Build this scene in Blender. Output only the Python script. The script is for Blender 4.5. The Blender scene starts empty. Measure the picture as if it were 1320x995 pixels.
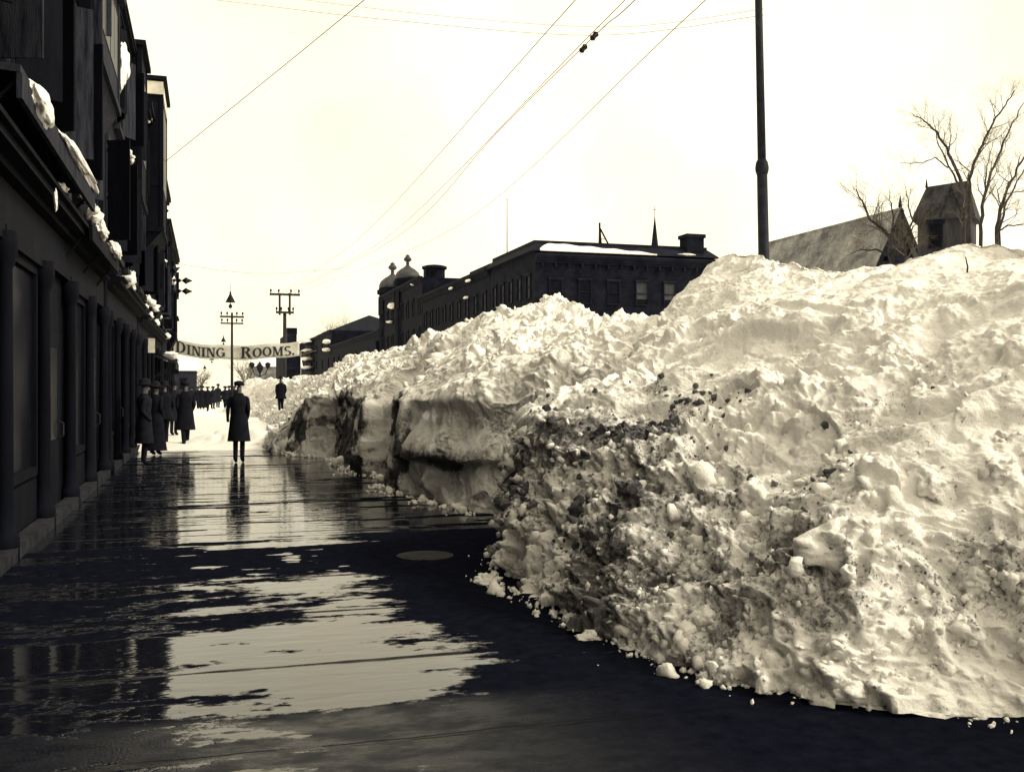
import bpy, math, random
import numpy as np
from mathutils import Vector, Matrix
from mathutils.bvhtree import BVHTree

random.seed(7)
rng = np.random.default_rng(11)
scene = bpy.context.scene
C = scene.collection
PI = math.pi

# ------------------------------------------------------------------ camera
EYE = 1.6
YAW = math.radians(16.8)
F = 1300.0                       # focal length in photo pixels (1320 wide)
SN, CS = math.sin(YAW), math.cos(YAW)
cd = bpy.data.cameras.new('camera')
cam = bpy.data.objects.new('camera', cd)
C.objects.link(cam)
cam.location = (0, 0, EYE)
cam.rotation_euler = (PI / 2, 0, -YAW)
cd.sensor_width = 36
cd.lens = 36 * F / 1320
cd.shift_y = 2.5 / 1320
cd.clip_start = 0.05
cd.clip_end = 3000
scene.camera = cam

def W(px, py, t):
    """a point t metres down the view axis, seen at photo pixel (px, py)"""
    r = (px - 660) / F
    u = (500 - py) / F
    return Vector((t * (SN + r * CS), t * (CS - r * SN), EYE + u * t))

def depth_at_x(px, X):
    return X / (SN + (px - 660) / F * CS)

# ------------------------------------------------------------------ noise
def _h(ix, iy, iz, s):
    M = np.uint32
    h = (ix.astype(np.int64) * 73856093 ^ iy.astype(np.int64) * 19349663 ^ iz.astype(np.int64) * 83492791 ^ (s * 2654435)) & 0xffffffff
    h = h.astype(M)
    h ^= h >> M(16); h *= M(0x7feb352d); h ^= h >> M(15); h *= M(0x846ca68b); h ^= h >> M(16)
    return h.astype(np.float32) / np.float32(4294967295.0)

def vnoise(p, s=0):
    i = np.floor(p).astype(np.int64)
    f = (p - i).astype(np.float32)
    f = f * f * f * (f * (f * 6 - 15) + 10)
    x, y, z = i[:, 0], i[:, 1], i[:, 2]
    def g(a, b, c): return _h(x + a, y + b, z + c, s)
    fx, fy, fz = f[:, 0], f[:, 1], f[:, 2]
    a = g(0,0,0) * (1 - fx) + g(1,0,0) * fx
    b = g(0,1,0) * (1 - fx) + g(1,1,0) * fx
    c = g(0,0,1) * (1 - fx) + g(1,0,1) * fx
    d = g(0,1,1) * (1 - fx) + g(1,1,1) * fx
    return ((a * (1 - fy) + b * fy) * (1 - fz) + (c * (1 - fy) + d * fy) * fz) * 2 - 1

def fbm(p, scale, octv=4, s=0, gain=.5):
    out = np.zeros(len(p), np.float32); a = 1.0; q = p / scale
    for k in range(octv):
        out += a * vnoise(q, s + k * 17); a *= gain; q = q * 2.03 + 3.1
    return out

def lumps(p, scale, s=0):
    """rounded clods: 1 at a clod's middle, 0 in the clefts between them"""
    q = p / scale
    i = np.floor(q).astype(np.int64)
    f1 = np.full(len(p), 9.0, np.float32); f2 = f1.copy()
    for a in (-1, 0, 1):
        for b in (-1, 0, 1):
            for c in (-1, 0, 1):
                x, y, z = i[:, 0] + a, i[:, 1] + b, i[:, 2] + c
                d = ((x + _h(x, y, z, s) - q[:, 0]) ** 2 + (y + _h(x, y, z, s + 5) - q[:, 1]) ** 2 + (z + _h(x, y, z, s + 9) - q[:, 2]) ** 2)
                d = np.sqrt(d).astype(np.float32)
                f2 = np.minimum(f2, np.maximum(f1, d)); f1 = np.minimum(f1, d)
    e = np.clip((f2 - f1) * 1.6, 0, 1)
    return np.sqrt(np.clip(1 - (1 - e) ** 2, 0, 1)) * np.clip(1.15 - f1 * .6, 0, 1)

def clods(p, scale, s=0, density=.6):
    """scattered rounded clods of many sizes on an otherwise even face (0 between them)"""
    q = p / scale
    i = np.floor(q).astype(np.int64)
    out = np.zeros(len(p), np.float32)
    for a in (-1, 0, 1):
        for b in (-1, 0, 1):
            for c in (-1, 0, 1):
                x, y, z = i[:, 0] + a, i[:, 1] + b, i[:, 2] + c
                h = _h(x, y, z, s + 13)
                r = .28 + .42 * _h(x, y, z, s + 21) ** 1.5
                e = 1.0 + 1.2 * _h(x, y, z, s + 31)
                d2 = ((x + _h(x, y, z, s) - q[:, 0]) ** 2 * e + (y + _h(x, y, z, s + 5) - q[:, 1]) ** 2 + (z + _h(x, y, z, s + 9) - q[:, 2]) ** 2 * (2.2 - .9 * e + .6)) / (r * r)
                v = np.sqrt(np.clip(1 - d2, 0, 1)) * r * (h < density)
                out = np.maximum(out, v.astype(np.float32))
    return out

def facets(p, scale, s=0):
    """broken blocks: each cell is a small plane with its own tilt and height, stepping against its neighbours"""
    q = p / scale
    i = np.floor(q).astype(np.int64)
    f1 = np.full(len(p), 9.0); f2 = f1.copy(); val = np.zeros(len(p)); v2 = val.copy()
    for a in (-1, 0, 1):
        for b in (-1, 0, 1):
            for c in (-1, 0, 1):
                x, y, z = i[:, 0] + a, i[:, 1] + b, i[:, 2] + c
                ox = q[:, 0] - x - _h(x, y, z, s); oy = q[:, 1] - y - _h(x, y, z, s + 5); oz = q[:, 2] - z - _h(x, y, z, s + 9)
                d = np.sqrt(ox * ox + oy * oy + oz * oz)
                h = _h(x, y, z, s + 41) - .5 + 1.1 * (ox * (_h(x, y, z, s + 43) - .5) + oy * (_h(x, y, z, s + 47) - .5) + oz * (_h(x, y, z, s + 53) - .5)) * 2
                n1 = d < f1; n2 = (~n1) & (d < f2)
                f2 = np.where(n1, f1, np.where(n2, d, f2)); v2 = np.where(n1, val, np.where(n2, h, v2))
                val = np.where(n1, h, val); f1 = np.where(n1, d, f1)
    w = sstep(0, .16, f2 - f1) * .5 + .5
    return (val * w + v2 * (1 - w)).astype(np.float32)

def sstep(a, b, x):
    t = np.clip((x - a) / (b - a), 0, 1)
    return t * t * (3 - 2 * t)

# ------------------------------------------------------------------ materials
def nt(m):
    m.use_nodes = True
    t = m.node_tree
    return t, t.nodes, t.links, t.nodes['Principled BSDF']

def mat(name, col, col2=None, rough=.8, scale=3.0, bump=.0, bscale=30.0, metal=0.0, spec=.3, stretch=(1, 1, 1), brick=None):
    m = bpy.data.materials.new(name)
    t, N, L, b = nt(m)
    b.inputs['Roughness'].default_value = rough
    b.inputs['Metallic'].default_value = metal
    b.inputs['Specular IOR Level'].default_value = spec
    tc = N.new('ShaderNodeTexCoord'); mp = N.new('ShaderNodeMapping')
    mp.inputs['Scale'].default_value = stretch
    L.new(tc.outputs['Object'], mp.inputs['Vector'])
    no = N.new('ShaderNodeTexNoise')
    no.inputs['Scale'].default_value = scale; no.inputs['Detail'].default_value = 8; no.inputs['Roughness'].default_value = .65
    L.new(mp.outputs[0], no.inputs['Vector'])
    cr = N.new('ShaderNodeValToRGB')
    c2 = col2 or tuple(c * 1.6 for c in col)
    cr.color_ramp.elements[0].position = .35; cr.color_ramp.elements[0].color = (*col, 1)
    cr.color_ramp.elements[1].position = .68; cr.color_ramp.elements[1].color = (*c2, 1)
    L.new(no.outputs['Fac'], cr.inputs['Fac'])
    out = cr.outputs['Color']
    h = None
    if bump:
        n2 = N.new('ShaderNodeTexNoise'); n2.inputs['Scale'].default_value = bscale; n2.inputs['Detail'].default_value = 6
        L.new(mp.outputs[0], n2.inputs['Vector'])
        bp = N.new('ShaderNodeBump'); bp.inputs['Strength'].default_value = bump; bp.inputs['Distance'].default_value = .03
        L.new(n2.outputs['Fac'], bp.inputs['Height']); L.new(bp.outputs[0], b.inputs['Normal'])
    if brick:
        # brick courses in the vertical plane: (horizontal run, height)
        sx = N.new('ShaderNodeSeparateXYZ'); L.new(tc.outputs['Object'], sx.inputs[0])
        ad = N.new('ShaderNodeMath'); L.new(sx.outputs['X'], ad.inputs[0]); L.new(sx.outputs['Y'], ad.inputs[1])
        cb = N.new('ShaderNodeCombineXYZ'); L.new(ad.outputs[0], cb.inputs['X']); L.new(sx.outputs['Z'], cb.inputs['Y'])
        bt = N.new('ShaderNodeTexBrick'); bt.inputs['Scale'].default_value = brick
        bt.inputs['Color1'].default_value = (1, 1, 1, 1); bt.inputs['Color2'].default_value = (.55, .55, .55, 1); bt.inputs['Mortar'].default_value = (1.9, 1.9, 1.9, 1)
        bt.inputs['Mortar Size'].default_value = .012
        L.new(cb.outputs[0], bt.inputs['Vector'])
        mx = N.new('ShaderNodeMix'); mx.data_type = 'RGBA'; mx.blend_type = 'MULTIPLY'; mx.inputs[0].default_value = .7
        L.new(out, mx.inputs[6]); L.new(bt.outputs['Color'], mx.inputs[7]); out = mx.outputs[2]
    L.new(out, b.inputs['Base Color'])
    return m

def snow_mat(name, attr=True, clean=(.86, .835, .81), dirty=(.46, .445, .44), soil=(.065, .062, .066)):
    m = bpy.data.materials.new(name)
    t, N, L, b = nt(m)
    b.inputs['Roughness'].default_value = .75
    b.inputs['Specular IOR Level'].default_value = .25
    tc = N.new('ShaderNodeTexCoord')
    def noise(sc, det=6, ro=.6):
        n = N.new('ShaderNodeTexNoise'); n.inputs['Scale'].default_value = sc; n.inputs['Detail'].default_value = det; n.inputs['Roughness'].default_value = ro
        L.new(tc.outputs['Object'], n.inputs['Vector']); return n.outputs['Fac']
    def math_(op, a, bb, clamp=False):
        n = N.new('ShaderNodeMath'); n.operation = op; n.use_clamp = clamp
        for i, v in enumerate((a, bb)):
            if isinstance(v, (int, float)): n.inputs[i].default_value = v
            else: L.new(v, n.inputs[i])
        return n.outputs[0]
    def ramp(v, a, bb):
        n = N.new('ShaderNodeMapRange'); n.interpolation_type = 'SMOOTHSTEP'
        n.inputs['From Min'].default_value = a; n.inputs['From Max'].default_value = bb
        L.new(v, n.inputs['Value']); return n.outputs[0]
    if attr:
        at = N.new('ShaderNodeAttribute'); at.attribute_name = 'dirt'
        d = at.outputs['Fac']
    else:
        v = N.new('ShaderNodeValue'); v.outputs[0].default_value = .12; d = v.outputs[0]
    n1 = noise(2.3, 8, .7); n2 = noise(11, 6, .7); n3 = noise(38, 5, .6)
    # grime: broad smears plus small clots, both denser where the bank was dug and on the cut wall's painted shade
    g = math_('ADD', math_('MULTIPLY', n1, .6), math_('MULTIPLY', n2, .4))
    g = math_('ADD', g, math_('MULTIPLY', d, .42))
    smear = ramp(g, .55, 1.02)
    k = math_('ADD', math_('ADD', math_('MULTIPLY', n1, .35), math_('MULTIPLY', n2, .5)), math_('MULTIPLY', n3, .15))
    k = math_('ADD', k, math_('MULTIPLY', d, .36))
    clot = ramp(k, .70, .88)
    m1 = N.new('ShaderNodeMix'); m1.data_type = 'RGBA'
    m1.inputs[6].default_value = (*clean, 1); m1.inputs[7].default_value = (*dirty, 1)
    L.new(smear, m1.inputs[0])
    fk = math_('ADD', math_('ADD', math_('MULTIPLY', n3, .62), math_('MULTIPLY', n1, .38)), math_('MULTIPLY', d, .17))
    fleck = math_('MULTIPLY', ramp(fk, .62, .71), .88)
    clot = math_('MAXIMUM', clot, fleck)
    m2 = N.new('ShaderNodeMix'); m2.data_type = 'RGBA'
    m2.inputs[7].default_value = (*soil, 1)
    L.new(clot, m2.inputs[0]); L.new(m1.outputs[2], m2.inputs[6])
    L.new(m2.outputs[2], b.inputs['Base Color'])
    n4 = noise(120, 4, .65)
    hh = math_('ADD', math_('ADD', math_('MULTIPLY', n2, .8), math_('MULTIPLY', n3, .6)), math_('MULTIPLY', n4, .28))
    bp = N.new('ShaderNodeBump'); bp.inputs['Strength'].default_value = .5; bp.inputs['Distance'].default_value = .05
    L.new(hh, bp.inputs['Height']); L.new(bp.outputs[0], b.inputs['Normal'])
    return m

M = {}
M['snow'] = snow_mat('bank_snow')
M['snow_clean'] = snow_mat('roof_snow', attr=False)
M['clod'] = mat('dirty_clod', (.02, .021, .032), (.14, .135, .14), .9, 8, .5, 40)
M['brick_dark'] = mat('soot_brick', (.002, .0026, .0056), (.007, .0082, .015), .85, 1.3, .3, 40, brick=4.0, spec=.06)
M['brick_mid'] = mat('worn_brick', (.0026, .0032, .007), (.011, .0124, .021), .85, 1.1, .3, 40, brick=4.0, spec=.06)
M['wood_dark'] = mat('dark_paint', (.002, .0026, .0056), (.0055, .0066, .0125), .8, 3, .2, 25, stretch=(1, 1, .25), spec=.06)
M['wood_grey'] = mat('weathered_board', (.005, .006, .012), (.035, .038, .052), .8, 5, .35, 30, stretch=(4, 4, .35), spec=.06)
M['stone'] = mat('grey_stone', (.008, .0088, .014), (.035, .036, .044), .8, 4, .4, 30, spec=.06)
M['pale_paint'] = mat('pale_paint', (.45, .43, .38), (.7, .67, .58), .7, 4)
M['iron'] = mat('black_iron', (.006, .0065, .011), (.016, .0165, .022), .5, 6, spec=.06)
M['pole_paint'] = mat('pole_paint', (.007, .008, .013), (.02, .021, .03), .55, 9, .1, 40, spec=.06)
M['wood_pole'] = mat('pole_wood', (.012, .012, .016), (.04, .039, .042), .85, 6, .3, 30, stretch=(4, 4, .3), spec=.06)
M['glass'] = mat('window_glass', (.003, .0034, .007), (.007, .0078, .013), .3, 1.5, spec=.03)
M['blind'] = mat('window_blind', (.012, .0135, .02), (.04, .042, .05), .7, 2)
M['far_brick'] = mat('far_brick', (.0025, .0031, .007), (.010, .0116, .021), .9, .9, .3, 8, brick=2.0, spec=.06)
M['far_trim'] = mat('far_trim', (.004, .0047, .0095), (.014, .0155, .027), .85, 1, spec=.06)
M['slate'] = mat('slate_roof', (.08, .081, .09), (.30, .295, .29), .8, .7, .4, 6, spec=.06, brick=2.2)
M['belfry_wood'] = mat('belfry_board', (.014, .0148, .02), (.055, .054, .06), .8, 1.2, .4, 10, stretch=(2, 2, .3), spec=.06)
M['dome'] = mat('dome_lead', (.018, .019, .027), (.06, .06, .068), .6, 1.5)
M['bark'] = mat('bark', (.018, .017, .02), (.055, .05, .05), .9, 8, .3, 40, spec=.06)
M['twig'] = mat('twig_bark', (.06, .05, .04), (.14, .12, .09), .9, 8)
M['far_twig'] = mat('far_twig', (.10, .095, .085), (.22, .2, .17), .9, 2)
M['wire'] = mat('wire', (.10, .075, .05), (.16, .12, .08), .7, 2)
M['cloth'] = mat('banner_cloth', (.40, .395, .37), (.56, .55, .51), .85, 2)
M['ink'] = mat('banner_ink', (.012, .012, .018), (.03, .03, .036), .8, 8)
M['coat'] = mat('wool_coat', (.004, .0045, .0085), (.009, .0098, .016), .95, 10, spec=.1)
M['coat_grey'] = mat('grey_coat', (.006, .0066, .0115), (.013, .014, .021), .95, 10, spec=.1)
M['skin'] = mat('skin', (.09, .082, .085), (.13, .118, .118), .6, 8)
M['hat'] = mat('felt_hat', (.006, .006, .01), (.014, .014, .018), .9, 10, spec=.1)

# ------------------------------------------------------------------ mesh helpers
ORG = {}

def raw(name, verts, faces, m, parent=None, smooth=False):
    me = bpy.data.meshes.new(name)
    me.from_pydata([tuple(v) for v in verts], [], faces)
    me.update()
    if smooth:
        me.polygons.foreach_set('use_smooth', [True] * len(me.polygons))
    if m: me.materials.append(m)
    o = bpy.data.objects.new(name, me)
    C.objects.link(o)
    if parent is not None: o.parent = parent
    return o

class MB:
    def __init__(s): s.v = []; s.f = []
    def add(s, vs, fs):
        n = len(s.v); s.v += [Vector(v) for v in vs]; s.f += [tuple(i + n for i in f) for f in fs]
    def obox(s, o, u, v, w, a, b):
        """a box in the frame (o; u, v, w) from corner a to corner b"""
        o = Vector(o); u = Vector(u); v = Vector(v); w = Vector(w)
        P = [o + u * x + v * y + w * z for x, y, z in ((a[0],a[1],a[2]),(b[0],a[1],a[2]),(b[0],b[1],a[2]),(a[0],b[1],a[2]),(a[0],a[1],b[2]),(b[0],a[1],b[2]),(b[0],b[1],b[2]),(a[0],b[1],b[2]))]
        s.add(P, [(0,3,2,1),(4,5,6,7),(0,1,5,4),(1,2,6,5),(2,3,7,6),(3,0,4,7)])
    def box(s, a, b): s.obox((0,0,0), (1,0,0), (0,1,0), (0,0,1), a, b)
    def tube(s, pts, rad, n=7, cap=True):
        pts = [Vector(p) for p in pts]
        if not hasattr(rad, '__len__'): rad = [rad] * len(pts)
        base = len(s.v); rings = []
        ref = Vector((.31, .87, .38))
        for i, p in enumerate(pts):
            d = (pts[min(i + 1, len(pts) - 1)] - pts[max(i - 1, 0)])
            if d.length < 1e-9: d = Vector((0, 0, 1))
            d.normalize()
            a = d.cross(ref)
            if a.length < 1e-3: a = d.cross(Vector((1, 0, 0)))
            a.normalize(); b = d.cross(a)
            for k in range(n):
                th = 2 * PI * k / n
                s.v.append(p + (a * math.cos(th) + b * math.sin(th)) * rad[i])
        for i in range(len(pts) - 1):
            for k in range(n):
                k2 = (k + 1) % n
                s.f.append((base + i*n + k, base + i*n + k2, base + (i+1)*n + k2, base + (i+1)*n + k))
        if cap:
            s.f.append(tuple(base + k for k in reversed(range(n))))
            e = base + (len(pts) - 1) * n
            s.f.append(tuple(e + k for k in range(n)))
    def lathe(s, c, prof, n=14, sx=1, sy=1, rot=0, axis=None):
        """profile of (radius, height) turned about the vertical through c"""
        c = Vector(c); base = len(s.v)
        for r, h in prof:
            for k in range(n):
                th = 2 * PI * k / n
                x, y = r * math.cos(th) * sx, r * math.sin(th) * sy
                p = Vector((x * math.cos(rot) - y * math.sin(rot), x * math.sin(rot) + y * math.cos(rot), h))
                if axis is not None: p = axis @ p
                s.v.append(c + p)
        for i in range(len(prof) - 1):
            for k in range(n):
                k2 = (k + 1) % n
                s.f.append((base + i*n + k, base + i*n + k2, base + (i+1)*n + k2, base + (i+1)*n + k))
        s.f.append(tuple(base + k for k in reversed(range(n))))
        e = base + (len(prof) - 1) * n
        s.f.append(tuple(e + k for k in range(n)))
    def build(s, name, m, parent=None, smooth=False, origin=None):
        if parent is not None: og = ORG[parent.name]
        elif origin is not None: og = Vector(origin)
        else: og = Vector((0, 0, 0))
        o = raw(name, [v - og for v in s.v], s.f, m, parent, smooth)
        if parent is None: o.location = og
        ORG[o.name] = og
        return o

def tag(o, label=None, cat=None, group=None, kind=None):
    if label: o['label'] = label
    if cat: o['category'] = cat
    if group: o['group'] = group
    if kind: o['kind'] = kind
    return o

def thing(name, label, cat, loc, group=None):
    o = bpy.data.objects.new(name, None); C.objects.link(o)
    o.location = loc; ORG[o.name] = Vector(loc)
    o.empty_display_size = .2
    return tag(o, label, cat, group)

def blob(name, c, size, m, seed, rough=.28, sub=4, parent=None, lift=0.0, rotz=0.0, flat=False):
    """one irregular lump: a sphere of many faces pushed about by noise"""
    nu, nv = 10 * sub, 6 * sub
    vs = []
    for i in range(1, nv):
        th = PI * i / nv
        for k in range(nu):
            ph = 2 * PI * k / nu
            vs.append((math.sin(th) * math.cos(ph), math.sin(th) * math.sin(ph), math.cos(th)))
    vs += [(0, 0, 1), (0, 0, -1)]
    p = np.array(vs, np.float64)
    q = p * 1.0 + seed * 7.3
    d = 1 + rough * fbm(q, .9, 4, seed) + rough * .5 * fbm(q, .3, 4, seed + 3, .6) + rough * .6 * (lumps(q, .55, seed) - .5)
    # a few sheared faces, as snow breaks
    r2 = np.random.default_rng(seed)
    P = p * d[:, None]
    for _ in range(4):
        nrm = r2.normal(size=3); nrm /= np.linalg.norm(nrm)
        dd = P @ nrm; over = np.clip(dd - r2.uniform(.62, .85), 0, None)
        P = P - nrm * (over * .85)[:, None]
    P = P * np.array(size)
    cz, sz = math.cos(rotz), math.sin(rotz)
    P = P @ np.array([[cz, sz, 0], [-sz, cz, 0], [0, 0, 1]])
    fs = []
    for i in range(nv - 2):
        for k in range(nu):
            k2 = (k + 1) % nu
            fs.append((i*nu + k, (i+1)*nu + k, (i+1)*nu + k2, i*nu + k2))
    t, b = len(vs) - 2, len(vs) - 1
    for k in range(nu):
        k2 = (k + 1) % nu
        fs.append((t, k, k2)); fs.append((b, (nv-2)*nu + k2, (nv-2)*nu + k))
    o = raw(name, P.tolist(), fs, m, parent, True)
    if parent is None:
        o.location = c; ORG[o.name] = Vector(c)
    else:
        off = Vector(c) - ORG[parent.name]
        o.location = off; ORG[o.name] = Vector(c)
    return o

# ------------------------------------------------------------------ world and sun
SUN_EL, SUN_AZ = math.radians(38), math.radians(118)     # azimuth clockwise from +Y: from the right and a little behind
wd = bpy.data.worlds.new('World'); scene.world = wd; wd.use_nodes = True
N, L = wd.node_tree.nodes, wd.node_tree.links
bg = N['Background']
sky = N.new('ShaderNodeTexSky'); sky.sky_type = 'NISHITA'; sky.sun_disc = False
sky.sun_elevation = SUN_EL; sky.sun_rotation = SUN_AZ
sky.air_density = 1.0; sky.dust_density = 3.0; sky.ozone_density = 1.0
bw = N.new('ShaderNodeRGBToBW'); L.new(sky.outputs[0], bw.inputs[0])
# a thin veil of bright cloud evens the sky out; its tone is the cream of the print
tcw = N.new('ShaderNodeTexCoord')
cl = N.new('ShaderNodeTexNoise'); cl.inputs['Scale'].default_value = 2.2; cl.inputs['Detail'].default_value = 6
L.new(tcw.outputs['Generated'], cl.inputs['Vector'])
mr = N.new('ShaderNodeMapRange'); mr.inputs['To Min'].default_value = 5.9; mr.inputs['To Max'].default_value = 8.4
mr.inputs['From Min'].default_value = .3; mr.inputs['From Max'].default_value = .7
L.new(cl.outputs['Fac'], mr.inputs['Value'])
mxv = N.new('ShaderNodeMix'); mxv.data_type = 'FLOAT'; mxv.inputs[0].default_value = .75
L.new(bw.outputs[0], mxv.inputs[2]); L.new(mr.outputs[0], mxv.inputs[3])
tint = N.new('ShaderNodeMix'); tint.data_type = 'RGBA'; tint.blend_type = 'MULTIPLY'; tint.inputs[0].default_value = 1
tn = N.new('ShaderNodeTexNoise'); tn.inputs['Scale'].default_value = 3.1; tn.inputs['Detail'].default_value = 5; tn.inputs['Roughness'].default_value = .6
L.new(tcw.outputs['Generated'], tn.inputs['Vector'])
tr = N.new('ShaderNodeMapRange'); tr.inputs['From Min'].default_value = .42; tr.inputs['From Max'].default_value = .72
L.new(tn.outputs['Fac'], tr.inputs['Value'])
tm_ = N.new('ShaderNodeMix'); tm_.data_type = 'RGBA'; tm_.inputs[6].default_value = (1.0, .92, .70, 1); tm_.inputs[7].default_value = (1.0, .86, .57, 1)
L.new(tr.outputs[0], tm_.inputs[0]); L.new(tm_.outputs[2], tint.inputs[7])
L.new(mxv.outputs[0], tint.inputs[6]); L.new(tint.outputs[2], bg.inputs['Color'])
bg.inputs['Strength'].default_value = .15
sd = bpy.data.lights.new('sun', 'SUN'); sd.energy = 1.7; sd.angle = math.radians(11); sd.color = (1, .95, .78)
sun = bpy.data.objects.new('sun', sd); C.objects.link(sun)
sdir = Vector((math.sin(SUN_AZ) * math.cos(SUN_EL), math.cos(SUN_AZ) * math.cos(SUN_EL), math.sin(SUN_EL)))
sun.rotation_euler = sdir.to_track_quat('Z', 'Y').to_euler()
sun.location = (20, -20, 40)
vs = scene.view_settings
vs.view_transform = 'Standard'; vs.look = 'None'; vs.exposure = 0.68; vs.gamma = 1; vs.use_curve_mapping = False
# ------------------------------------------------------------------ ground
gm = snow_mat('ground_snow', attr=False)
n = 60
xs = np.concatenate([np.linspace(-900, -30, 12), np.linspace(-24, 60, 36), np.linspace(80, 900, 12)])
ys = np.concatenate([np.linspace(-400, -8, 8), np.linspace(-4, 140, 60), np.linspace(160, 1500, 14)])
gx, gy = np.meshgrid(xs, ys, indexing='ij')
p = np.stack([gx.ravel(), gy.ravel(), 0 * gx.ravel()], 1)
z = -0.16 + .05 * fbm(p, 6.0, 3, 3)
vsl = np.stack([p[:, 0], p[:, 1], z], 1).tolist()
ny = len(ys)
fs = [(i*ny + j, (i+1)*ny + j, (i+1)*ny + j + 1, i*ny + j + 1) for i in range(len(xs) - 1) for j in range(ny - 1)]
tag(raw('snowy_ground', vsl, fs, gm, None, True), kind='structure')

# wet flagstone pavement: concrete slabs, water standing on them in sheets
def wet_mat():
    m = bpy.data.materials.new('wet_pavement')
    t, N, L, b = nt(m)
    tc = N.new('ShaderNodeTexCoord')
    sx = N.new('ShaderNodeSeparateXYZ'); L.new(tc.outputs['Object'], sx.inputs[0])
    X, Y = sx.outputs['X'], sx.outputs['Y']
    def mth(op, a, bb=0.0, c=None, clamp=False):
        n = N.new('ShaderNodeMath'); n.operation = op; n.use_clamp = clamp
        for i, v in enumerate((a, bb) if c is None else (a, bb, c)):
            if isinstance(v, (int, float)): n.inputs[i].default_value = v
            else: L.new(v, n.inputs[i])
        return n.outputs[0]
    def ramp(v, a, bb, lo=0.0, hi=1.0):
        n = N.new('ShaderNodeMapRange'); n.interpolation_type = 'SMOOTHSTEP'
        for k, q in (('From Min', a), ('From Max', bb), ('To Min', lo), ('To Max', hi)): n.inputs[k].default_value = q
        L.new(v, n.inputs['Value']); return n.outputs[0]
    def noise(sc, stretch, det=4, ro=.55, off=(0, 0, 0), dist=0):
        mp = N.new('ShaderNodeMapping'); mp.inputs['Scale'].default_value = stretch; mp.inputs['Location'].default_value = off
        L.new(tc.outputs['Object'], mp.inputs['Vector'])
        n = N.new('ShaderNodeTexNoise'); n.inputs['Scale'].default_value = sc; n.inputs['Detail'].default_value = det
        n.inputs['Roughness'].default_value = ro; n.inputs['Distortion'].default_value = dist
        L.new(mp.outputs[0], n.inputs['Vector']); return n.outputs['Fac']
    # joints between the slabs, every 1.38 m, and their worn edges
    fr = mth('FRACT', mth('DIVIDE', mth('ADD', mth('ADD', Y, 0.95), mth('MULTIPLY', noise(1.2, (1, 1, 1), 3), .05)), 1.38))
    jd = mth('MULTIPLY', mth('ABSOLUTE', mth('SUBTRACT', fr, .5)), 2.0)          # 1 at the joint
    joint = ramp(mth('ADD', jd, mth('MULTIPLY', mth('SUBTRACT', noise(3.0, (.5, .5, 1), 3), .5), .14)), .955, .985)
    slab = mth('FLOOR', mth('DIVIDE', mth('ADD', Y, .95), 1.38))
    wn = N.new('ShaderNodeTexWhiteNoise'); wn.noise_dimensions = '1D'; L.new(slab, wn.inputs['W'])
    # water level against the hollows
    big = noise(.55, (.5, 1.25, 1), 5, .55, (3.1, 1.7, 0), .4)
    med = noise(2.6, (.55, 1.35, 1), 5, .6, (7.0, 2.0, 0), .3)
    fine = noise(14, (.8, 1.2, 1), 4, .6)
    h = mth('ADD', mth('ADD', mth('MULTIPLY', big, .46), mth('MULTIPLY', med, .40)), mth('MULTIPLY', fine, .14))
    h = mth('ADD', h, mth('MULTIPLY', mth('SUBTRACT', wn.outputs['Value'], .5), .05))
    h = mth('ADD', h, mth('MULTIPLY', ramp(X, .95, 1.9, 0, -.17), ramp(Y, 14.0, 9.5)))          # drained towards the dug-out edge
    h = mth('ADD', h, ramp(Y, 5.5, 4.6, 0, -.055))          # nearest slabs are only damp
    strk = noise(1.5, (.22, 1.7, 1), 4, .6, (2.0, 4.0, 0), .3)
    h = mth('ADD', h, mth('MULTIPLY', mth('SUBTRACT', strk, .47), ramp(Y, 9.5, 11.5, .25, 1.5)))
    h = mth('ADD', h, ramp(Y, 10.2, 11.6, 0, .035))
    # the two flooded slabs near the viewer
    fl = mth('MULTIPLY', ramp(Y, 5.0, 5.25), ramp(Y, 7.1, 6.5))
    h = mth('ADD', h, mth('MULTIPLY', fl, .055))
    h = mth('ADD', h, mth('MULTIPLY', mth('MULTIPLY', ramp(Y, 7.0, 7.2), ramp(Y, 8.8, 8.6)), -.012))
    dr = mth('MULTIPLY', ramp(Y, 8.75, 8.95), ramp(Y, 10.9, 10.3))
    h = mth('ADD', h, mth('MULTIPLY', dr, -.065))
    spk = noise(4.5, (.6, 1.3, 1), 2, .5, (5, 3, 0))
    h = mth('ADD', h, mth('MULTIPLY', mth('MULTIPLY', ramp(spk, .60, .68), ramp(X, 1.6, .9)), mth('MULTIPLY', dr, .16)))
    wet = ramp(h, .475, .505)
    wet = mth('MULTIPLY', wet, mth('SUBTRACT', 1.0, mth('MULTIPLY', joint, .9)))
    cr = N.new('ShaderNodeValToRGB')
    cr.color_ramp.elements[0].position = .3; cr.color_ramp.elements[0].color = (.003, .0036, .0075, 1)
    cr.color_ramp.elements[1].position = .75; cr.color_ramp.elements[1].color = (.0085, .0098, .0175, 1)
    L.new(noise(9, (1, 1, 1), 8, .7), cr.inputs['Fac'])
    mx = N.new('ShaderNodeMix'); mx.data_type = 'RGBA'; mx.inputs[7].default_value = (.006, .006, .009, 1)
    L.new(mth('MAXIMUM', joint, mth('MULTIPLY', wet, .5)), mx.inputs[0]); L.new(cr.outputs[0], mx.inputs[6])
    L.new(mx.outputs[2], b.inputs['Base Color'])
    damp = noise(5, (.7, 1.3, 1), 5, .6, (1, 9, 0))
    L.new(mth('ADD', mth('MULTIPLY', mth('SUBTRACT', 1.0, wet), mth('ADD', ramp(damp, .35, .65, .42, .75), ramp(Y, 4.9, 5.2, -.28, 0))), .035), b.inputs['Roughness'])
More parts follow.
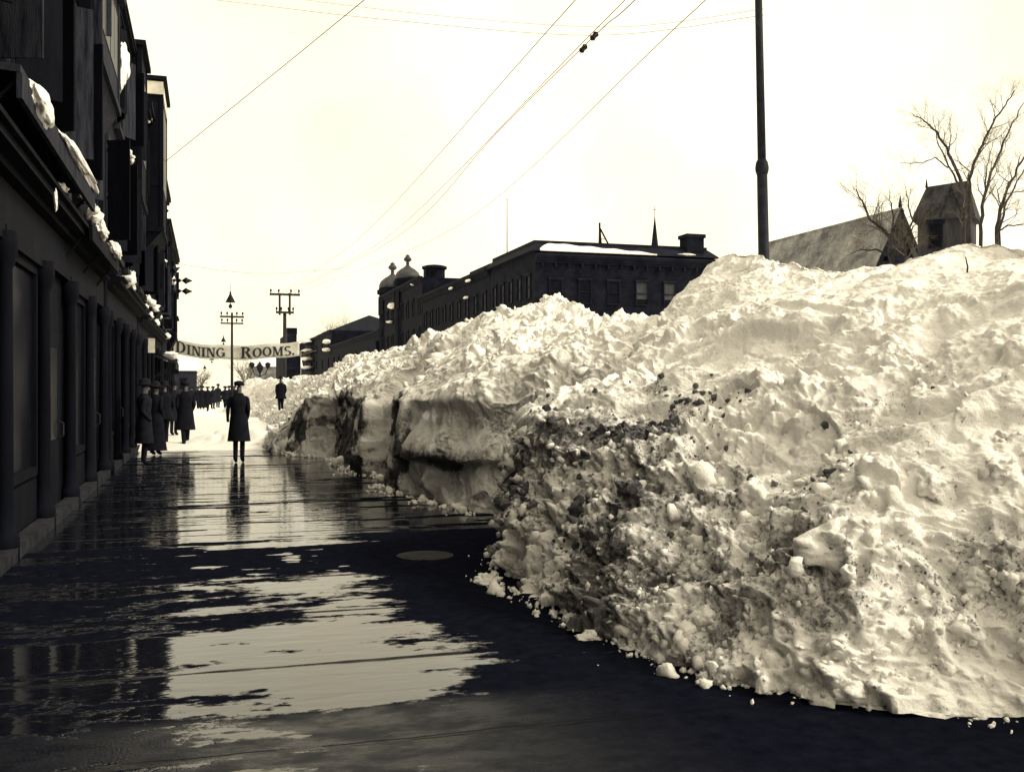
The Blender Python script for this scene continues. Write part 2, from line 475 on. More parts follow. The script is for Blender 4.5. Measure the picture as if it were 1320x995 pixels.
    L.new(mth('ADD', mth('ADD', mth('MULTIPLY', wet, .66), .0), mth('MULTIPLY', ramp(Y, 5.2, 4.9, 0, .11), ramp(X, 2.3, .1))), b.inputs['Specular IOR Level'])
    b.inputs['IOR'].default_value = 1.45
    # ripples on the water, grit where it is bare
    rip = noise(5.5, (.5, 1.6, 1), 3, .5, (0, 0, 0), .2)
    grit = noise(60, (1, 1, 1), 4, .6)
    hh = mth('ADD', mth('MULTIPLY', rip, mth('MULTIPLY', wet, .30)), mth('MULTIPLY', grit, mth('MULTIPLY', mth('SUBTRACT', 1.0, wet), .22)))
    hh = mth('SUBTRACT', hh, mth('MULTIPLY', joint, .5))
    hh = mth('ADD', hh, mth('MULTIPLY', med, mth('MULTIPLY', mth('SUBTRACT', 1.0, wet), .5)))
    bp = N.new('ShaderNodeBump'); bp.inputs['Strength'].default_value = .6; bp.inputs['Distance'].default_value = .02
    L.new(hh, bp.inputs['Height']); L.new(bp.outputs[0], b.inputs['Normal'])
    return m
sw = MB(); sw.box((-2.2, -4, -.3), (6.5, 27.6, 0))
tag(sw.build('pavement', wet_mat()), kind='structure')

# ------------------------------------------------------------------ the shovelled banks
def interp_grid(st, ucoord, nv_front, nv_back):
    """stations: (key, [points]) -> dense grid of positions"""
    keys = np.array([s[0] for s in st])
    K = len(st[0][1])
    pts = np.array([[tuple(q) for q in s[1]] for s in st])          # S,K,3
    g = np.zeros((len(ucoord), K, 3))
    for k in range(K):
        for c in range(3):
            g[:, k, c] = np.interp(ucoord, keys, pts[:, k, c])
    # along each profile by arc length, the last two segments are the far side
    rows = []
    for i in range(len(ucoord)):
        P = g[i]
        seg = np.linalg.norm(np.diff(P, axis=0), axis=1)
        a = np.concatenate([[0], np.cumsum(seg)])
        kr = K - 3
        sfr = np.linspace(0, a[kr], nv_front)
        sbk = a[kr] + (a[-1] - a[kr]) * np.linspace(0, 1, nv_back + 1)[1:] ** 1.4
        s = np.concatenate([sfr, sbk])
        rows.append(np.stack([np.interp(s, a, P[:, c]) for c in range(3)], 1))
    return np.array(rows)

def smooth_grid(G, n, axis):
    for _ in range(n):
        H = G.copy()
        if axis == 0: H[1:-1] = (G[:-2] + 2 * G[1:-1] + G[2:]) / 4
        else: H[:, 1:-1] = (G[:, :-2] + 2 * G[:, 1:-1] + G[:, 2:]) / 4
        G = H
    return G

def grid_normals(G):
    du = np.gradient(G, axis=0); dv = np.gradient(G, axis=1)
    nn = np.cross(dv, du)
    ln = np.linalg.norm(nn, axis=2, keepdims=True); ln[ln < 1e-9] = 1
    nn = nn / ln
    return nn

def make_bank(name, st, ucoord, nvf, nvb, disp, dirt, su=4, sv=6):
    G = interp_grid(st, ucoord, nvf, nvb)
    G = smooth_grid(G, su, 0); G = smooth_grid(G, sv, 1)
    nn = grid_normals(G)
    flat = G.reshape(-1, 3)
    nf = nn.reshape(-1, 3)
    if np.mean(nf[:, 2]) < 0: nf = -nf
    d, extra = disp(flat, nf)
    P = flat + nf * d[:, None] + extra
    P[:, 2] = np.where(flat[:, 2] < .03, np.minimum(P[:, 2], .02), P[:, 2])
    nu, nv = G.shape[0], G.shape[1]
    idx = np.arange(nu * nv).reshape(nu, nv)
    a = idx[:-1, :-1].ravel(); b = idx[1:, :-1].ravel(); c = idx[1:, 1:].ravel(); e = idx[:-1, 1:].ravel()
    quads = np.stack([a, e, c, b], 1)
    me = bpy.data.meshes.new(name)
    me.vertices.add(len(P)); me.vertices.foreach_set('co', P.astype(np.float32).ravel())
    me.loops.add(quads.size); me.loops.foreach_set('vertex_index', quads.astype(np.int32).ravel())
    me.polygons.add(len(quads)); me.polygons.foreach_set('loop_start', np.arange(0, quads.size, 4, dtype=np.int32))
    me.polygons.foreach_set('loop_total', np.full(len(quads), 4, np.int32))
    me.polygons.foreach_set('use_smooth', np.ones(len(quads), bool))
    me.update(calc_edges=True); me.validate()
    at = me.attributes.new('dirt', 'FLOAT', 'POINT')  # dirt, plus shade painted onto the middle bank's cut wall
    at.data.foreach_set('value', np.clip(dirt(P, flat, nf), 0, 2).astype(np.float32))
    me.materials.append(M['snow'])
    o = bpy.data.objects.new(name, me); C.objects.link(o)
    ORG[o.name] = Vector((0, 0, 0))
    return o, P, nf

def cross(base, ridge, wall=1.25, wx=.42, y2=None, back=3.4, wy=0.0, bulge=0.0):
    bx, by = base; rx, rz = ridge
    ry = by if y2 is None else y2
    w0 = (bx, by, -.02); w1 = (bx + wx * .35, by + wy * .4, wall * .48); w2 = (bx + wx, by + wy, wall)
    f = lambda t, k: (w2[0] + (rx - w2[0]) * t, w2[1] + (ry - w2[1]) * t, wall + (rz - wall) * t + k)
    return [w0, w1, w2, f(.22, .04 + bulge * .8), f(.5, .10 + bulge), f(.8, .10 + bulge * .5), (rx, ry, rz), (rx + back * .45, ry, rz * .62), (rx + back, ry, -.15)]

# --- nearest bank
NB = [((5.4, .6), (7.0, 2.9)), ((4.3, 2.8), (6.7, 2.9)), ((3.72, 3.87), (6.6, 2.88)), ((3.40, 4.14), (6.6, 2.88)), ((3.0, 4.52), (6.6, 2.88)),
      ((2.58, 4.94), (6.5, 2.88)), ((2.43, 5.74), (6.5, 2.88)), ((2.36, 6.8), (6.5, 2.88)), ((2.27, 7.55), (6.5, 2.98)), ((2.26, 8.2), (6.5, 3.0)),
      ((2.55, 9.1), (6.5, 2.9)), ((3.2, 10.4), (6.45, 3.18)), ((3.9, 11.5), (6.4, 3.38)), ((4.6, 12.2), (6.4, 3.3)), ((5.2, 12.9), (6.5, 2.5)), ((5.8, 13.8), (6.6, 1.0))]
st = []
for (b, r) in NB:
    y = b[1]
    wall = .95 if y < 6.5 else (1.15 if y < 9 else 1.3)
    wx = .85 if y < 6.5 else (.55 if y < 8 else .38)
    if y > 12.5: wall = min(wall, r[1] * .5)
    st.append((y, cross(b, r, wall, wx)))
u = [.6]
while u[-1] < 13.8:
    y = u[-1]; u.append(y + (.03 if y < 3 else .0095 + .0004 * y))
u = np.array(u)
def warp(p, a, sc, s=41):
    return p + a * np.stack([vnoise(p / sc, s), vnoise(p / sc, s + 1), vnoise(p / sc, s + 2)], 1)
def broken(p, low, s):
    """snow thrown up in shovelfuls: clods of every size, crumbly cracks and pits, some packed even faces"""
    q = warp(warp(p, .16, .45, s), .05, .14, s + 7)
    reg = np.clip(.55 + .8 * fbm(p, 1.3, 3, s + 60), 0, 1)
    rub = np.clip(.20 + .55 * low + .75 * (reg - .5), .05, 1)
    d = .22 * clods(q, .85, s + 21, .45) * (.3 + .7 * rub)
    d += .19 * clods(q, .40, s + 22, .55) * rub
    d += .13 * clods(q, .20, s + 23, .65) * rub
    d += .07 * clods(q, .10, s + 24, .6) * rub
    d += .09 * facets(q, .60, s + 70) * (.3 + .7 * rub) + .045 * facets(q, .27, s + 71) * rub + .045 * facets(q, .13, s + 72) * rub + .014 * facets(q, .06, s + 73) * (.2 + .8 * rub)
    d -= .10 * sstep(.22, .62, fbm(q, .22, 3, s + 33)) * rub
    d += .022 * fbm(p, .10, 4, s + 31, .65) * (.4 + .6 * rub)
    return d, rub
def disp_near(p, n):
    low = sstep(2.5, .3, p[:, 2])
    top = sstep(2.0, 2.8, p[:, 2])
    d, rub = broken(p, low * 1.0 - .6 * top, 0)
    d = d - .10 + .20 * fbm(p, 1.5, 4, 2) * (1 - .5 * top)
    tt = (p[:, 2] * 1.9 + .9 * fbm(p, 1.1, 2, 9))
    d += .08 * (1 - rub) * (sstep(.3, .5, tt % 1.0) - .5) * (1 - .4 * top)
    return d, np.zeros_like(p)
def dirt_near(P, p, n):
    a = .25 + .55 * fbm(p, .8, 4, 51)
    dug = sstep(5.2, 2.4, p[:, 0]) * sstep(2.3, 1.2, p[:, 2])
    far = sstep(3.6, 7.5, p[:, 1])
    clean = sstep(1.7, 2.6, p[:, 2])
    c = np.exp(-(((p[:, 0] - 3.5) / .7) ** 2 + ((p[:, 1] - 7.3) / 1.2) ** 2 + ((p[:, 2] - 1.05) / .34) ** 2))
    lowr = sstep(2.0, .9, p[:, 2])
    return a * (.35 + .7 * dug * (.4 + .6 * far)) + .04 * dug * far + .10 * dug + .20 * lowr - .42 * clean + .35 * c * (.4 + .8 * vnoise(p / .25, 12))
near_bank, nbP, nbN = make_bank('snow_bank', st, u, 560, 60, disp_near, dirt_near, 10, 10)
tag(near_bank, 'huge nearest snow bank, lumpy and dirt-flecked, sloping down to the wet pavement', 'snow bank', 'snow banks along the pavement')

# --- middle bank with upright cut wall
MBK = [((4.4, 11.0), (6.6, 2.4)), ((3.75, 12.0), (6.4, 2.45)), ((3.28, 12.7), (6.3, 2.5)), ((3.02, 13.9), (6.3, 2.6)), ((2.80, 15.08), (6.3, 2.75)),
       ((2.72, 15.14), (6.3, 2.75)), ((2.76, 16.4), (6.3, 2.95)), ((3.12, 16.48), (6.3, 2.98)), ((3.06, 17.9), (6.3, 3.4)), ((3.0, 18.4), (6.3, 3.3)), ((2.66, 18.5), (6.3, 3.25)), ((2.68, 20.6), (6.3, 3.05)),
       ((2.74, 23.2), (6.3, 2.85)), ((2.66, 23.4), (6.3, 2.85)), ((2.12, 23.85), (6.3, 2.8)), ((2.06, 24.0), (6.3, 2.78))]
st = []
for (b, r) in MBK:
    st.append((b[1], cross(b, r, 1.42, .12, bulge=.30)))
st.append((24.9, cross((1.9, 24.9), (6.3, 2.75), 1.3, .3)))
st.append((25.8, cross((1.55, 25.8), (6.25, 2.7), 1.15, .6)))
st.append((26.2, cross((1.45, 26.2), (6.25, 2.65), 1.1, .7)))
u = [11.0]
while u[-1] < 26.2: u.append(u[-1] + .017)
u = np.array(u)
def wallmask(p): return sstep(1.55, 1.25, p[:, 2])
def wallmask(p): return sstep(1.55, 1.25, p[:, 2])
def disp_mid(p, n):
    wall = wallmask(p)
    d, rub = broken(p, .62 - .5 * wall, 500)
    d = d * (1 - .55 * wall) - .05 + .16 * fbm(p, 1.5, 4, 102) * (1 - .85 * wall)
    # flat shovelled planes, each stepping a little against the next, and one undercut ledge on the nearest face
    yb = p[:, 1] * 1.0
    d += .10 * wall * facets(np.stack([yb, p[:, 2] * .55, np.zeros(len(p))], 1), .9, 19)
    d += .04 * wall * facets(np.stack([yb * 1.0, p[:, 2] * .8, np.zeros(len(p))], 1), .33, 23)
    lz = p[:, 2] + .05 * vnoise(p / .5, 17) - .60 + .03 * (p[:, 1] - 13.5)
    d += .16 * wall * sstep(-.03, .03, lz) * sstep(.55, .1, lz) * sstep(15.3, 15.0, p[:, 1])
    sl = p[:, 1] + p[:, 2] * .9
    d += .05 * wall * vnoise(np.stack([sl * 3.2, p[:, 2] * .6, p[:, 0] * 0], 1), 29)
    return d, np.zeros_like(p)
def dirt_shade_mid(P, p, n):
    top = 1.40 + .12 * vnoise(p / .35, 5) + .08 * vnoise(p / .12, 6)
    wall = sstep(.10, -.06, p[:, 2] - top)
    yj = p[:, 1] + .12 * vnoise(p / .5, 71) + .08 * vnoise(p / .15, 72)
    shade_blk = np.zeros(len(p))  # shade of the pavement-facing wall faces, painted in as dark bands
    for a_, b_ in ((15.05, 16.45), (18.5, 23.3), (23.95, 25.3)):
        shade_blk = np.maximum(shade_blk, sstep(a_ - .06, a_ + .06, yj) * sstep(b_ + .08, b_ - .08, yj))
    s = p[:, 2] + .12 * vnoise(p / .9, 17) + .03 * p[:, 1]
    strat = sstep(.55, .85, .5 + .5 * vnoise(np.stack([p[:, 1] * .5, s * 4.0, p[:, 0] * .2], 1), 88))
    under = np.exp(-((s - 1.05) / .10) ** 2) * sstep(15.3, 15.0, p[:, 1])  # shade along the undercut ledge, painted into the colour
    return (.25 + .35 * fbm(p, .7, 4, 151)) * .5 + wall * (.14 + .85 * shade_blk * (.75 + .6 * vnoise(p / .22, 95)) + .5 * strat + .5 * under + .3 * vnoise(p / .5, 91)) - .2 * sstep(2.2, 2.9, p[:, 2])
mid_bank, mbP, mbN = make_bank('snow_bank', st, u, 330, 40, disp_mid, dirt_shade_mid, 1, 3)
tag(mid_bank, 'middle snow bank with a dark upright shovel-cut wall of streaked blocks beside the pavement', 'snow bank', 'snow banks along the pavement')

# --- far bank tapering down the street
FB = [((1.5, 26.0), (6.25, 2.6), 1.05, .7), ((1.4, 27.0), (6.25, 2.6), .95, .8), ((1.2, 28.5), (6.2, 2.65), .75, .9), ((1.5, 30.5), (6.2, 2.8), .75, 1.0), ((2.2, 36), (6.0, 3.1), .8, 1.0), ((2.7, 44), (5.9, 2.85), .75, 1.0),
      ((2.4, 50), (5.4, 2.2), .6, .9), ((2.2, 58), (4.6, 2.0), .6, .8), ((1.6, 64), (3.6, 2.1), .8, .7), ((.9, 69), (3.0, 2.35), 1.2, .8), ((1.2, 74), (3.2, 2.1), .9, .7), ((2.4, 78), (3.6, .3), .1, .5)]
st = [(b[1], cross(b, r, w, wx)) for b, r, w, wx in FB]
u = [26.0]
while u[-1] < 78: u.append(u[-1] + .028 + .0006 * (u[-1] - 26))
u = np.array(u)
def disp_far(p, n):
    d, rub = broken(p, np.full(len(p), .75), 900)
    return d * 1.15 - .06 + .2 * fbm(p, 2.0, 4, 202), np.zeros_like(p)
def dirt_far(P, p, n):
    return .30 + .4 * fbm(p, 1.2, 4, 251) - .2 * sstep(2.0, 2.8, p[:, 2]) + .35 * sstep(30, 26, p[:, 1]) * sstep(1.3, .8, p[:, 2])
far_bank, fbP, fbN = make_bank('snow_bank', st, u, 190, 30, disp_far, dirt_far, 5, 5)
tag(far_bank, 'farthest snow bank, white and low, trailing down the street under a standing man', 'snow bank', 'snow banks along the pavement')

# --- snow lying on the street beyond the pavement's end
xs = np.arange(-9, 9.01, .10); ysl = [26.7]
while ysl[-1] < 130: ysl.append(ysl[-1] + .05 + .004 * (ysl[-1] - 26))
gx, gy = np.meshgrid(xs, np.array(ysl), indexing='ij')
p = np.stack([gx.ravel(), gy.ravel(), 0 * gx.ravel()], 1)
edge = sstep(26.75, 27.5, p[:, 1] + .25 * vnoise(p / .8, 5))
lip = np.exp(-((p[:, 1] - 28.2 - .4 * vnoise(p / 1.5, 6)) / .55) ** 2)
trod = np.exp(-((p[:, 0] + .9) / .8) ** 2)
hz = -.02 + edge * (.07 + .03 * fbm(p, 1.0, 4, 7)) + lip * (.26 + .16 * fbm(p, .9, 3, 8) + .12 * lumps(p, .4, 9)) * (1 - .8 * trod)
hz += .07 * fbm(p, 5, 3, 10) * sstep(30, 40, p[:, 1]) - .02 * sstep(30, 34, p[:, 1])
vsl = np.stack([p[:, 0], p[:, 1], hz], 1).tolist()
ny = len(ysl)
fs = [(i*ny + j, (i+1)*ny + j, (i+1)*ny + j + 1, i*ny + j + 1) for i in range(len(xs) - 1) for j in range(ny - 1)]
tag(raw('snowy_street', vsl, fs, M['snow_clean'], None, True), kind='structure')

# ------------------------------------------------------------------ lumps lying on the banks
def bvh_of(o):
    me = o.data
    co = np.empty(len(me.vertices) * 3, np.float32); me.vertices.foreach_get('co', co)
    fi = np.empty(len(me.loops), np.int32); me.loops.foreach_get('vertex_index', fi)
    return BVHTree.FromPolygons(co.reshape(-1, 3).tolist(), fi.reshape(-1, 4).tolist())
BV = {'near': bvh_of(near_bank), 'mid': bvh_of(mid_bank), 'far': bvh_of(far_bank)}
def on_bank(px, py, which):
    o = Vector((0, 0, EYE)); d = (W(px, py, 1) - o).normalized()
    return BV[which].ray_cast(o, d)[0]
def drop(x, y, which):
    h = BV[which].ray_cast(Vector((x, y, 12)), Vector((0, 0, -1)))
    return h[0]

CH = [ # photo pixel, half sizes in photo pixels, bank, label
    (1078, 698, 62, 44, 'near', 'broad pale boulder of snow in the middle of the nearest bank'),
    (1140, 615, 44, 42, 'near', 'rounded white snow boulder just up the slope from the broad pale one'),
    (1206, 622, 44, 38, 'near', 'smooth snow boulder right beside the rounded white one'),
    (1040, 620, 20, 14, 'near', 'small bright lump of snow left of the rounded white boulder'),
    (712, 388, 22, 18, 'mid', 'round snowball capping the crest of the middle bank'),
    (1262, 742, 32, 22, 'near', 'wedge of snow low on the right of the nearest bank'),
    (975, 640, 34, 28, 'near', 'squarish grey snow block with a dark cleft on its right'),
    (760, 825, 20, 9, 'ground', 'flat white sliver of snow lying on the wet pavement at the bank foot'),
    (1090, 885, 34, 26, 'near', 'rounded lump of snow at the foot of the nearest bank'),
    (790, 430, 26, 16, 'near', 'pale lump on the left shoulder of the nearest bank'),
    (1290, 600, 26, 20, 'near', 'snow lump near the right edge, above a scatter of dark crumbs'),
    (690, 712, 18, 34, 'near', 'tall upright snow chunk on the nose of the nearest bank'),
    (622, 752, 22, 15, 'ground', 'pointed lump of grey snow at the tip of the nearest bank'),
    (905, 795, 26, 17, 'near', 'angular snow chunk low on the face, left of the rounded foot lump'),
    (560, 462, 18, 12, 'mid', 'lump of snow on the far end of the middle bank crest'),
]
for k, (px, py, a, b, where, lab) in enumerate(CH):
    if where == 'ground':
        t = EYE * F / (py - 500); h = W(px, py, t); h.z = .02
    else:
        h = on_bank(px, py, where)
        if h is None: h = on_bank(px, py, 'near') or on_bank(px, py, 'mid')
    if h is None: continue
    t = h.x * SN + h.y * CS
    sa, sb = a * t / F, b * t / F
    o = blob('snow_chunk', h + Vector((sa * .3, sa * .42, -sb * .3)), (sa * .88, sa * .75, sb * .8), M['snow_clean'], 300 + k, .34, 5, rotz=random.uniform(0, 6))
    tag(o, lab, 'snow chunk', 'snow chunks on the banks')

# uncounted crumbs: unit lumps scattered over the faces and along the feet of the banks
def crumbs(name, pts, sizes, m, seed, res=(7, 5), smooth=True):
    nu, nv = res
    V = []; Fc = []
    base = []
    for i in range(1, nv):
        th = PI * i / nv
        for k in range(nu):
            ph = 2 * PI * k / nu
            base.append((math.sin(th) * math.cos(ph), math.sin(th) * math.sin(ph), math.cos(th)))
    base += [(0, 0, 1), (0, 0, -1)]
    base = np.array(base); nb = len(base)
    bf = []
    for i in range(nv - 2):
        for k in range(nu):
            k2 = (k + 1) % nu; bf.append((i*nu + k, (i+1)*nu + k, (i+1)*nu + k2, i*nu + k2))
    for k in range(nu):
        k2 = (k + 1) % nu; bf.append((nb - 2, k, k2)); bf.append((nb - 1, (nv-2)*nu + k2, (nv-2)*nu + k))
    r = np.random.default_rng(seed)
    for p, s in zip(pts, sizes):
        j = base * (1 + r.uniform(-.42, .42, (nb, 1))) * s * r.uniform(.5, 1.35, 3)
        A = r.normal(size=(3, 3)); Q, _ = np.linalg.qr(A)
        j = j @ Q + np.array(p)
        off = len(V); V += j.tolist(); Fc += [tuple(i + off for i in f) for f in bf]
    return raw(name, V, Fc, m, None, smooth)

def sample(P, n, wfun, seed):
    r = np.random.default_rng(seed)
    w = wfun(P); w = np.clip(w, 0, None); w /= w.sum()
    return r.choice(len(P), n, p=w, replace=False)
foot = lambda P: sstep(1.9, .15, P[:, 2]) * sstep(-.05, .02, P[:, 2]) * sstep(7.0, 5.0, P[:, 0]) * sstep(1.5, 3.0, P[:, 1])
clump = lambda P, s: sstep(.05, .5, fbm(P, .55, 3, s))
i1 = sample(nbP, 1900, lambda P: foot(P) * (.3 + clump(P, 401)), 1)
s1 = np.exp(rng.normal(-3.95, .5, len(i1)))
pts = nbP[i1] + nbN[i1] * (s1 * .1)[:, None]
# a skirt of crumbs on the pavement
bx = np.array([b[0] for b, _ in NB]); by = np.array([b[1] for b, _ in NB])
yy = rng.uniform(3.0, 9.6, 420); xx = np.interp(yy, by, bx) - rng.exponential(.07, 420) * (rng.random(420) < .8) + .06
s2 = np.exp(rng.normal(-4.7, .75, 420))
sk = np.stack([xx, yy, s2 * .4], 1)
mbx = np.array([b[0] for b, _ in MBK]); mby = np.array([b[1] for b, _ in MBK])
yy = rng.uniform(12.2, 26.5, 420); xx = np.interp(yy, mby, np.minimum(mbx, 3.3)) - np.abs(rng.normal(0, .14, 420)) - .03
s3 = np.exp(rng.normal(-4.0, .7, 420))
sk2 = np.stack([xx, yy, s3 * .4], 1)
i4 = sample(mbP, 420, lambda P: sstep(1.3, 1.9, P[:, 2]) * sstep(6.6, 6.2, P[:, 0]) * clump(P, 402), 3)
s4 = np.exp(rng.normal(-3.3, .45, len(i4)))
allp = np.concatenate([pts, sk, sk2, mbP[i4] + nbN[0] * 0 + mbN[i4] * (s4 * .3)[:, None]])
alls = np.concatenate([s1, s2, s3, s4])
tag(crumbs('snow_crumbs', allp, alls, M['snow_clean'], 5), 'loose crumbs of snow strewn over the banks and along their feet', 'snow crumbs', kind='stuff')
def darkw(P):
    # the dug-out street dirt sits in a loose patch half way up the face, thinning out downhill
    c = np.exp(-(((P[:, 0] - 3.55) / .55) ** 2 + ((P[:, 1] - 7.5) / 1.0) ** 2 + ((P[:, 2] - 1.12) / .28) ** 2))
    c += .5 * np.exp(-(((P[:, 0] - 3.1) / .6) ** 2 + ((P[:, 1] - 6.8) / 1.2) ** 2 + ((P[:, 2] - .7) / .4) ** 2))
    return (c * 1.2 + .16 * foot(P) * sstep(5, 7, P[:, 1])) * (.05 + clump(P, 403)) * (P[:, 0] < 6)
i5 = sample(nbP, 1150, darkw, 4)
s5 = np.exp(rng.normal(-4.35, .6, len(i5)))
tag(crumbs('dirt_clods', nbP[i5] + nbN[i5] * (s5 * .35)[:, None], s5, M['clod'], 6, (6, 4), False), 'dark clods of street dirt frozen into the nearest snow bank', 'dirt clods', kind='stuff')
# ------------------------------------------------------------------ left-hand row of shops (facade plane x = FX, facing the street)
FX = -1.9
UY, UZ, UX = Vector((0, 1, 0)), Vector((0, 0, 1)), Vector((1, 0, 0))

def window(parent, o, u, n, w, h, m_frame, m_pane, arch=False, bars=True, sill=None, name='window', depth=.06, blind=None):
    """o = lower left corner on the wall, u = along the wall, n = outward"""
    o = Vector(o); f = MB()
    b = .07 if w < 1.6 else .1
    f.obox(o, u, UZ, n, (0, 0, .004), (b, h, depth)); f.obox(o, u, UZ, n, (w - b, 0, .004), (w, h, depth))
    f.obox(o, u, UZ, n, (b, 0, .004), (w - b, b, depth)); f.obox(o, u, UZ, n, (b, h - b, .004), (w - b, h, depth))
    if bars:
        f.obox(o, u, UZ, n, (b, h * .5 - .03, .006), (w - b, h * .5 + .03, depth - .01))
    f.obox(o, u, UZ, n, (-.08, h, .004), (w + .08, h + .16, depth + .05))      # lintel
    fr = f.build(name, m_frame, parent)
    p = MB(); p.obox(o, u, UZ, n, (b, b, .003), (w - b, h - b, .012)); p.build('pane', m_pane, fr)
    if blind:
        q = MB(); q.obox(o, u, UZ, n, (b, h - b - (h - 2*b) * blind, .014), (w - b, h - b, .02)); q.build('blind', M['blind'], fr)
    if sill is not None:
        s = MB(); s.obox(o, u, UZ, n, (-.1, -.13, .004), (w + .1, -.005, depth + .08)); s.build('sill', sill, fr)
    return fr

def cornice(parent, o, u, n, L_, m, s=1.0, brackets=0, name='cornice'):
    c = MB(); o = Vector(o)
    for (z0, z1, d) in ((0, .16, .12), (.16, .34, .24), (.34, .46, .40), (.46, .62, .46)):
        c.obox(o, u, UZ, n, (0, z0 * s, -.05), (L_, z1 * s - .003, d * s))
    for k in range(brackets):
        x = (k + .5) * L_ / brackets
        c.obox(o, u, UZ, n, (x - .07, -.28 * s, .003), (x + .07, -.004, .22 * s))
    return c.build(name, m, parent)

def oriel(parent, y0, y1, z0, z1, d, m, m_trim, nwin=2):
    """a boxed-out bay with canted underside"""
    a = MB(); X1 = FX + d
    v = [(FX - .05, y0, z0), (FX - .05, y1, z0), (X1, y1, z0), (X1, y0, z0), (FX - .05, y0, z1), (FX - .05, y1, z1), (X1, y1, z1), (X1, y0, z1)]
    a.add(v, [(0, 1, 2, 3), (4, 7, 6, 5), (0, 3, 7, 4), (1, 5, 6, 2), (2, 6, 7, 3), (0, 4, 5, 1)])
    k = [(FX - .05, y0 + .1, z0 - .7), (FX - .05, y1 - .1, z0 - .7), (FX + .05, y1 - .1, z0 - .7), (FX + .05, y0 + .1, z0 - .7)]
    a.add([v[0], v[1], v[2], v[3]] + k, [(4, 7, 6, 5), (0, 3, 7, 4), (1, 5, 6, 2), (2, 6, 7, 3), (0, 4, 5, 1)])
    body = a.build('bay_window', m, parent)
    t = MB(); t.box((FX - .04, y0 - .1, z1 + .003), (X1 + .12, y1 + .1, z1 + .12)); t.box((FX - .04, y0 - .05, z0 - .02), (X1 + .05, y1 + .05, z0 + .1))
    for yy in (y0 - .02, y1 - .08): t.box((X1 - .08, yy, z0 + .11), (X1 + .03, yy + .1, z1))
    t.build('trim', m_trim, body)
    wz = (z1 - z0)
    span = (y1 - y0 - .3) / nwin
    for i in range(nwin):
        p = MB(); p.box((X1 - .01, y0 + .2 + i * span, z0 + wz * .3), (X1 + .012, y0 + .1 + (i + 1) * span, z0 + wz * .85)); p.build('pane', M['glass'], body)
    p = MB(); p.box((FX + .12, y0 - .012, z0 + wz * .3), (X1 - .12, y0 + .01, z0 + wz * .85)); p.build('pane', M['glass'], body)
    return body

def shopfront(b, y0, y1, n, mtrim, mcol, zc=3.55, door_at=()):
    """glazed ground floor between iron columns, under a long cornice"""
    span = (y1 - y0) / n
    for i in range(n + 1):
        y = y0 + i * span
        c = MB()
        c.lathe((FX + .10, y, 0), [(.13, 0), (.13, .22), (.085, .28), (.08, .5), (.07, 2.7), (.10, 2.78), (.12, 2.9), (.12, 3.05)], 10)
        c.build('column', M['wood_dark'], b, True)
    for i in range(n):
        ya = y0 + i * span + .14; w = span - .28
        if i in door_at:
            d = MB(); d.obox((FX, ya + w * .2, 0), UY, UZ, UX, (0, .0, -.05), (w * .6, 2.3, .03)); dr = d.build('door', M['wood_dark'], b)
            q = MB(); q.obox((FX, ya + w * .2, 0), UY, UZ, UX, (w * .12, .95, .031), (w * .48, 2.1, .04)); q.build('pane', M['glass'], dr)
            h = MB(); h.tube([(FX + .04, ya + w * .74, .95), (FX + .10, ya + w * .74, .98), (FX + .10, ya + w * .74, 1.14), (FX + .04, ya + w * .74, 1.17)], .012); h.build('handle', M['stone'], dr)
        else:
            window(b, (FX, ya, .62), UY, UX, w, 2.35, M['wood_dark'], M['glass'], name='shop_window', bars=False)
            s = MB(); s.obox((FX, ya, 0), UY, UZ, UX, (0, .13, .003), (w, .58, .05)); s.build('stall_riser', M['wood_dark'], b)
    f = MB()
    f.obox((FX, y0, 0), UY, UZ, UX, (0, 3.06, .003), (y1 - y0, zc - .02, .10))
    f.build('fascia', mtrim, b)
    c = MB()
    for z0_, z1_, d in ((zc, zc + .07, .20), (zc + .073, zc + .15, .34), (zc + .153, zc + .2, .40)):
        c.obox((FX, y0, 0), UY, UZ, UX, (0, z0_, -.05), (y1 - y0, z1_, d))
    c.build('shop_cornice', mtrim, b)
    s = MB(); s.obox((FX, y0, 0), UY, UZ, UX, (0, .0, .055), (y1 - y0, .12, .22)); s.build('door_sill', M['stone'], b)

def shop_block(label, y0, y1, H, mw, floors, wins, blinds=0, depth=14, corn=True):
    b = thing('shop_building', label, 'building', (FX, (y0 + y1) / 2, 0), 'shop buildings lining the pavement')
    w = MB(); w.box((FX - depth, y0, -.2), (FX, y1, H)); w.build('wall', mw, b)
    n = wins; span = (y1 - y0) / n
    for zf, h in floors:
        for i in range(n):
            window(b, (FX, y0 + (i + .5) * span - .5, zf), UY, UX, 1.0, h, M['wood_grey'] if (i + int(zf)) % 3 else M['wood_dark'], M['glass'], sill=M['stone'], blind=(.5 if (i * 7 + int(zf * 3)) % 4 == 0 else None), depth=.05)
    rs_ = random.Random(int(y0 * 10) + 3)
    for zf, h in floors:
        for i in range(n):
            if rs_.random() < .7:
                for s in (-1, 1):
                    a_ = math.radians(rs_.uniform(20, 75)); yc = y0 + (i + .5) * span + s * .56
                    d_ = Vector((math.sin(a_), s * math.cos(a_), 0)); q_ = MB()
                    q_.obox((FX + .07, yc, zf), d_, UZ, d_.cross(UZ), (.02, .0, -.015), (.46, h, .015))
                    q_.build('shutter', M['wood_grey'] if rs_.random() < .3 else M['wood_dark'], b)
    q_ = MB(); q_.tube([(FX + .09, y1 - .25, .3), (FX + .09, y1 - .25, H - .8), (FX + .35, y1 - .25, H - .5)], .05, 7); q_.build('downpipe', M['wood_dark'], b)
    if corn: cornice(b, (FX, y0, H - .62), UY, UX, y1 - y0, M['wood_dark'], 1.0, int((y1 - y0) / .9))
    return b

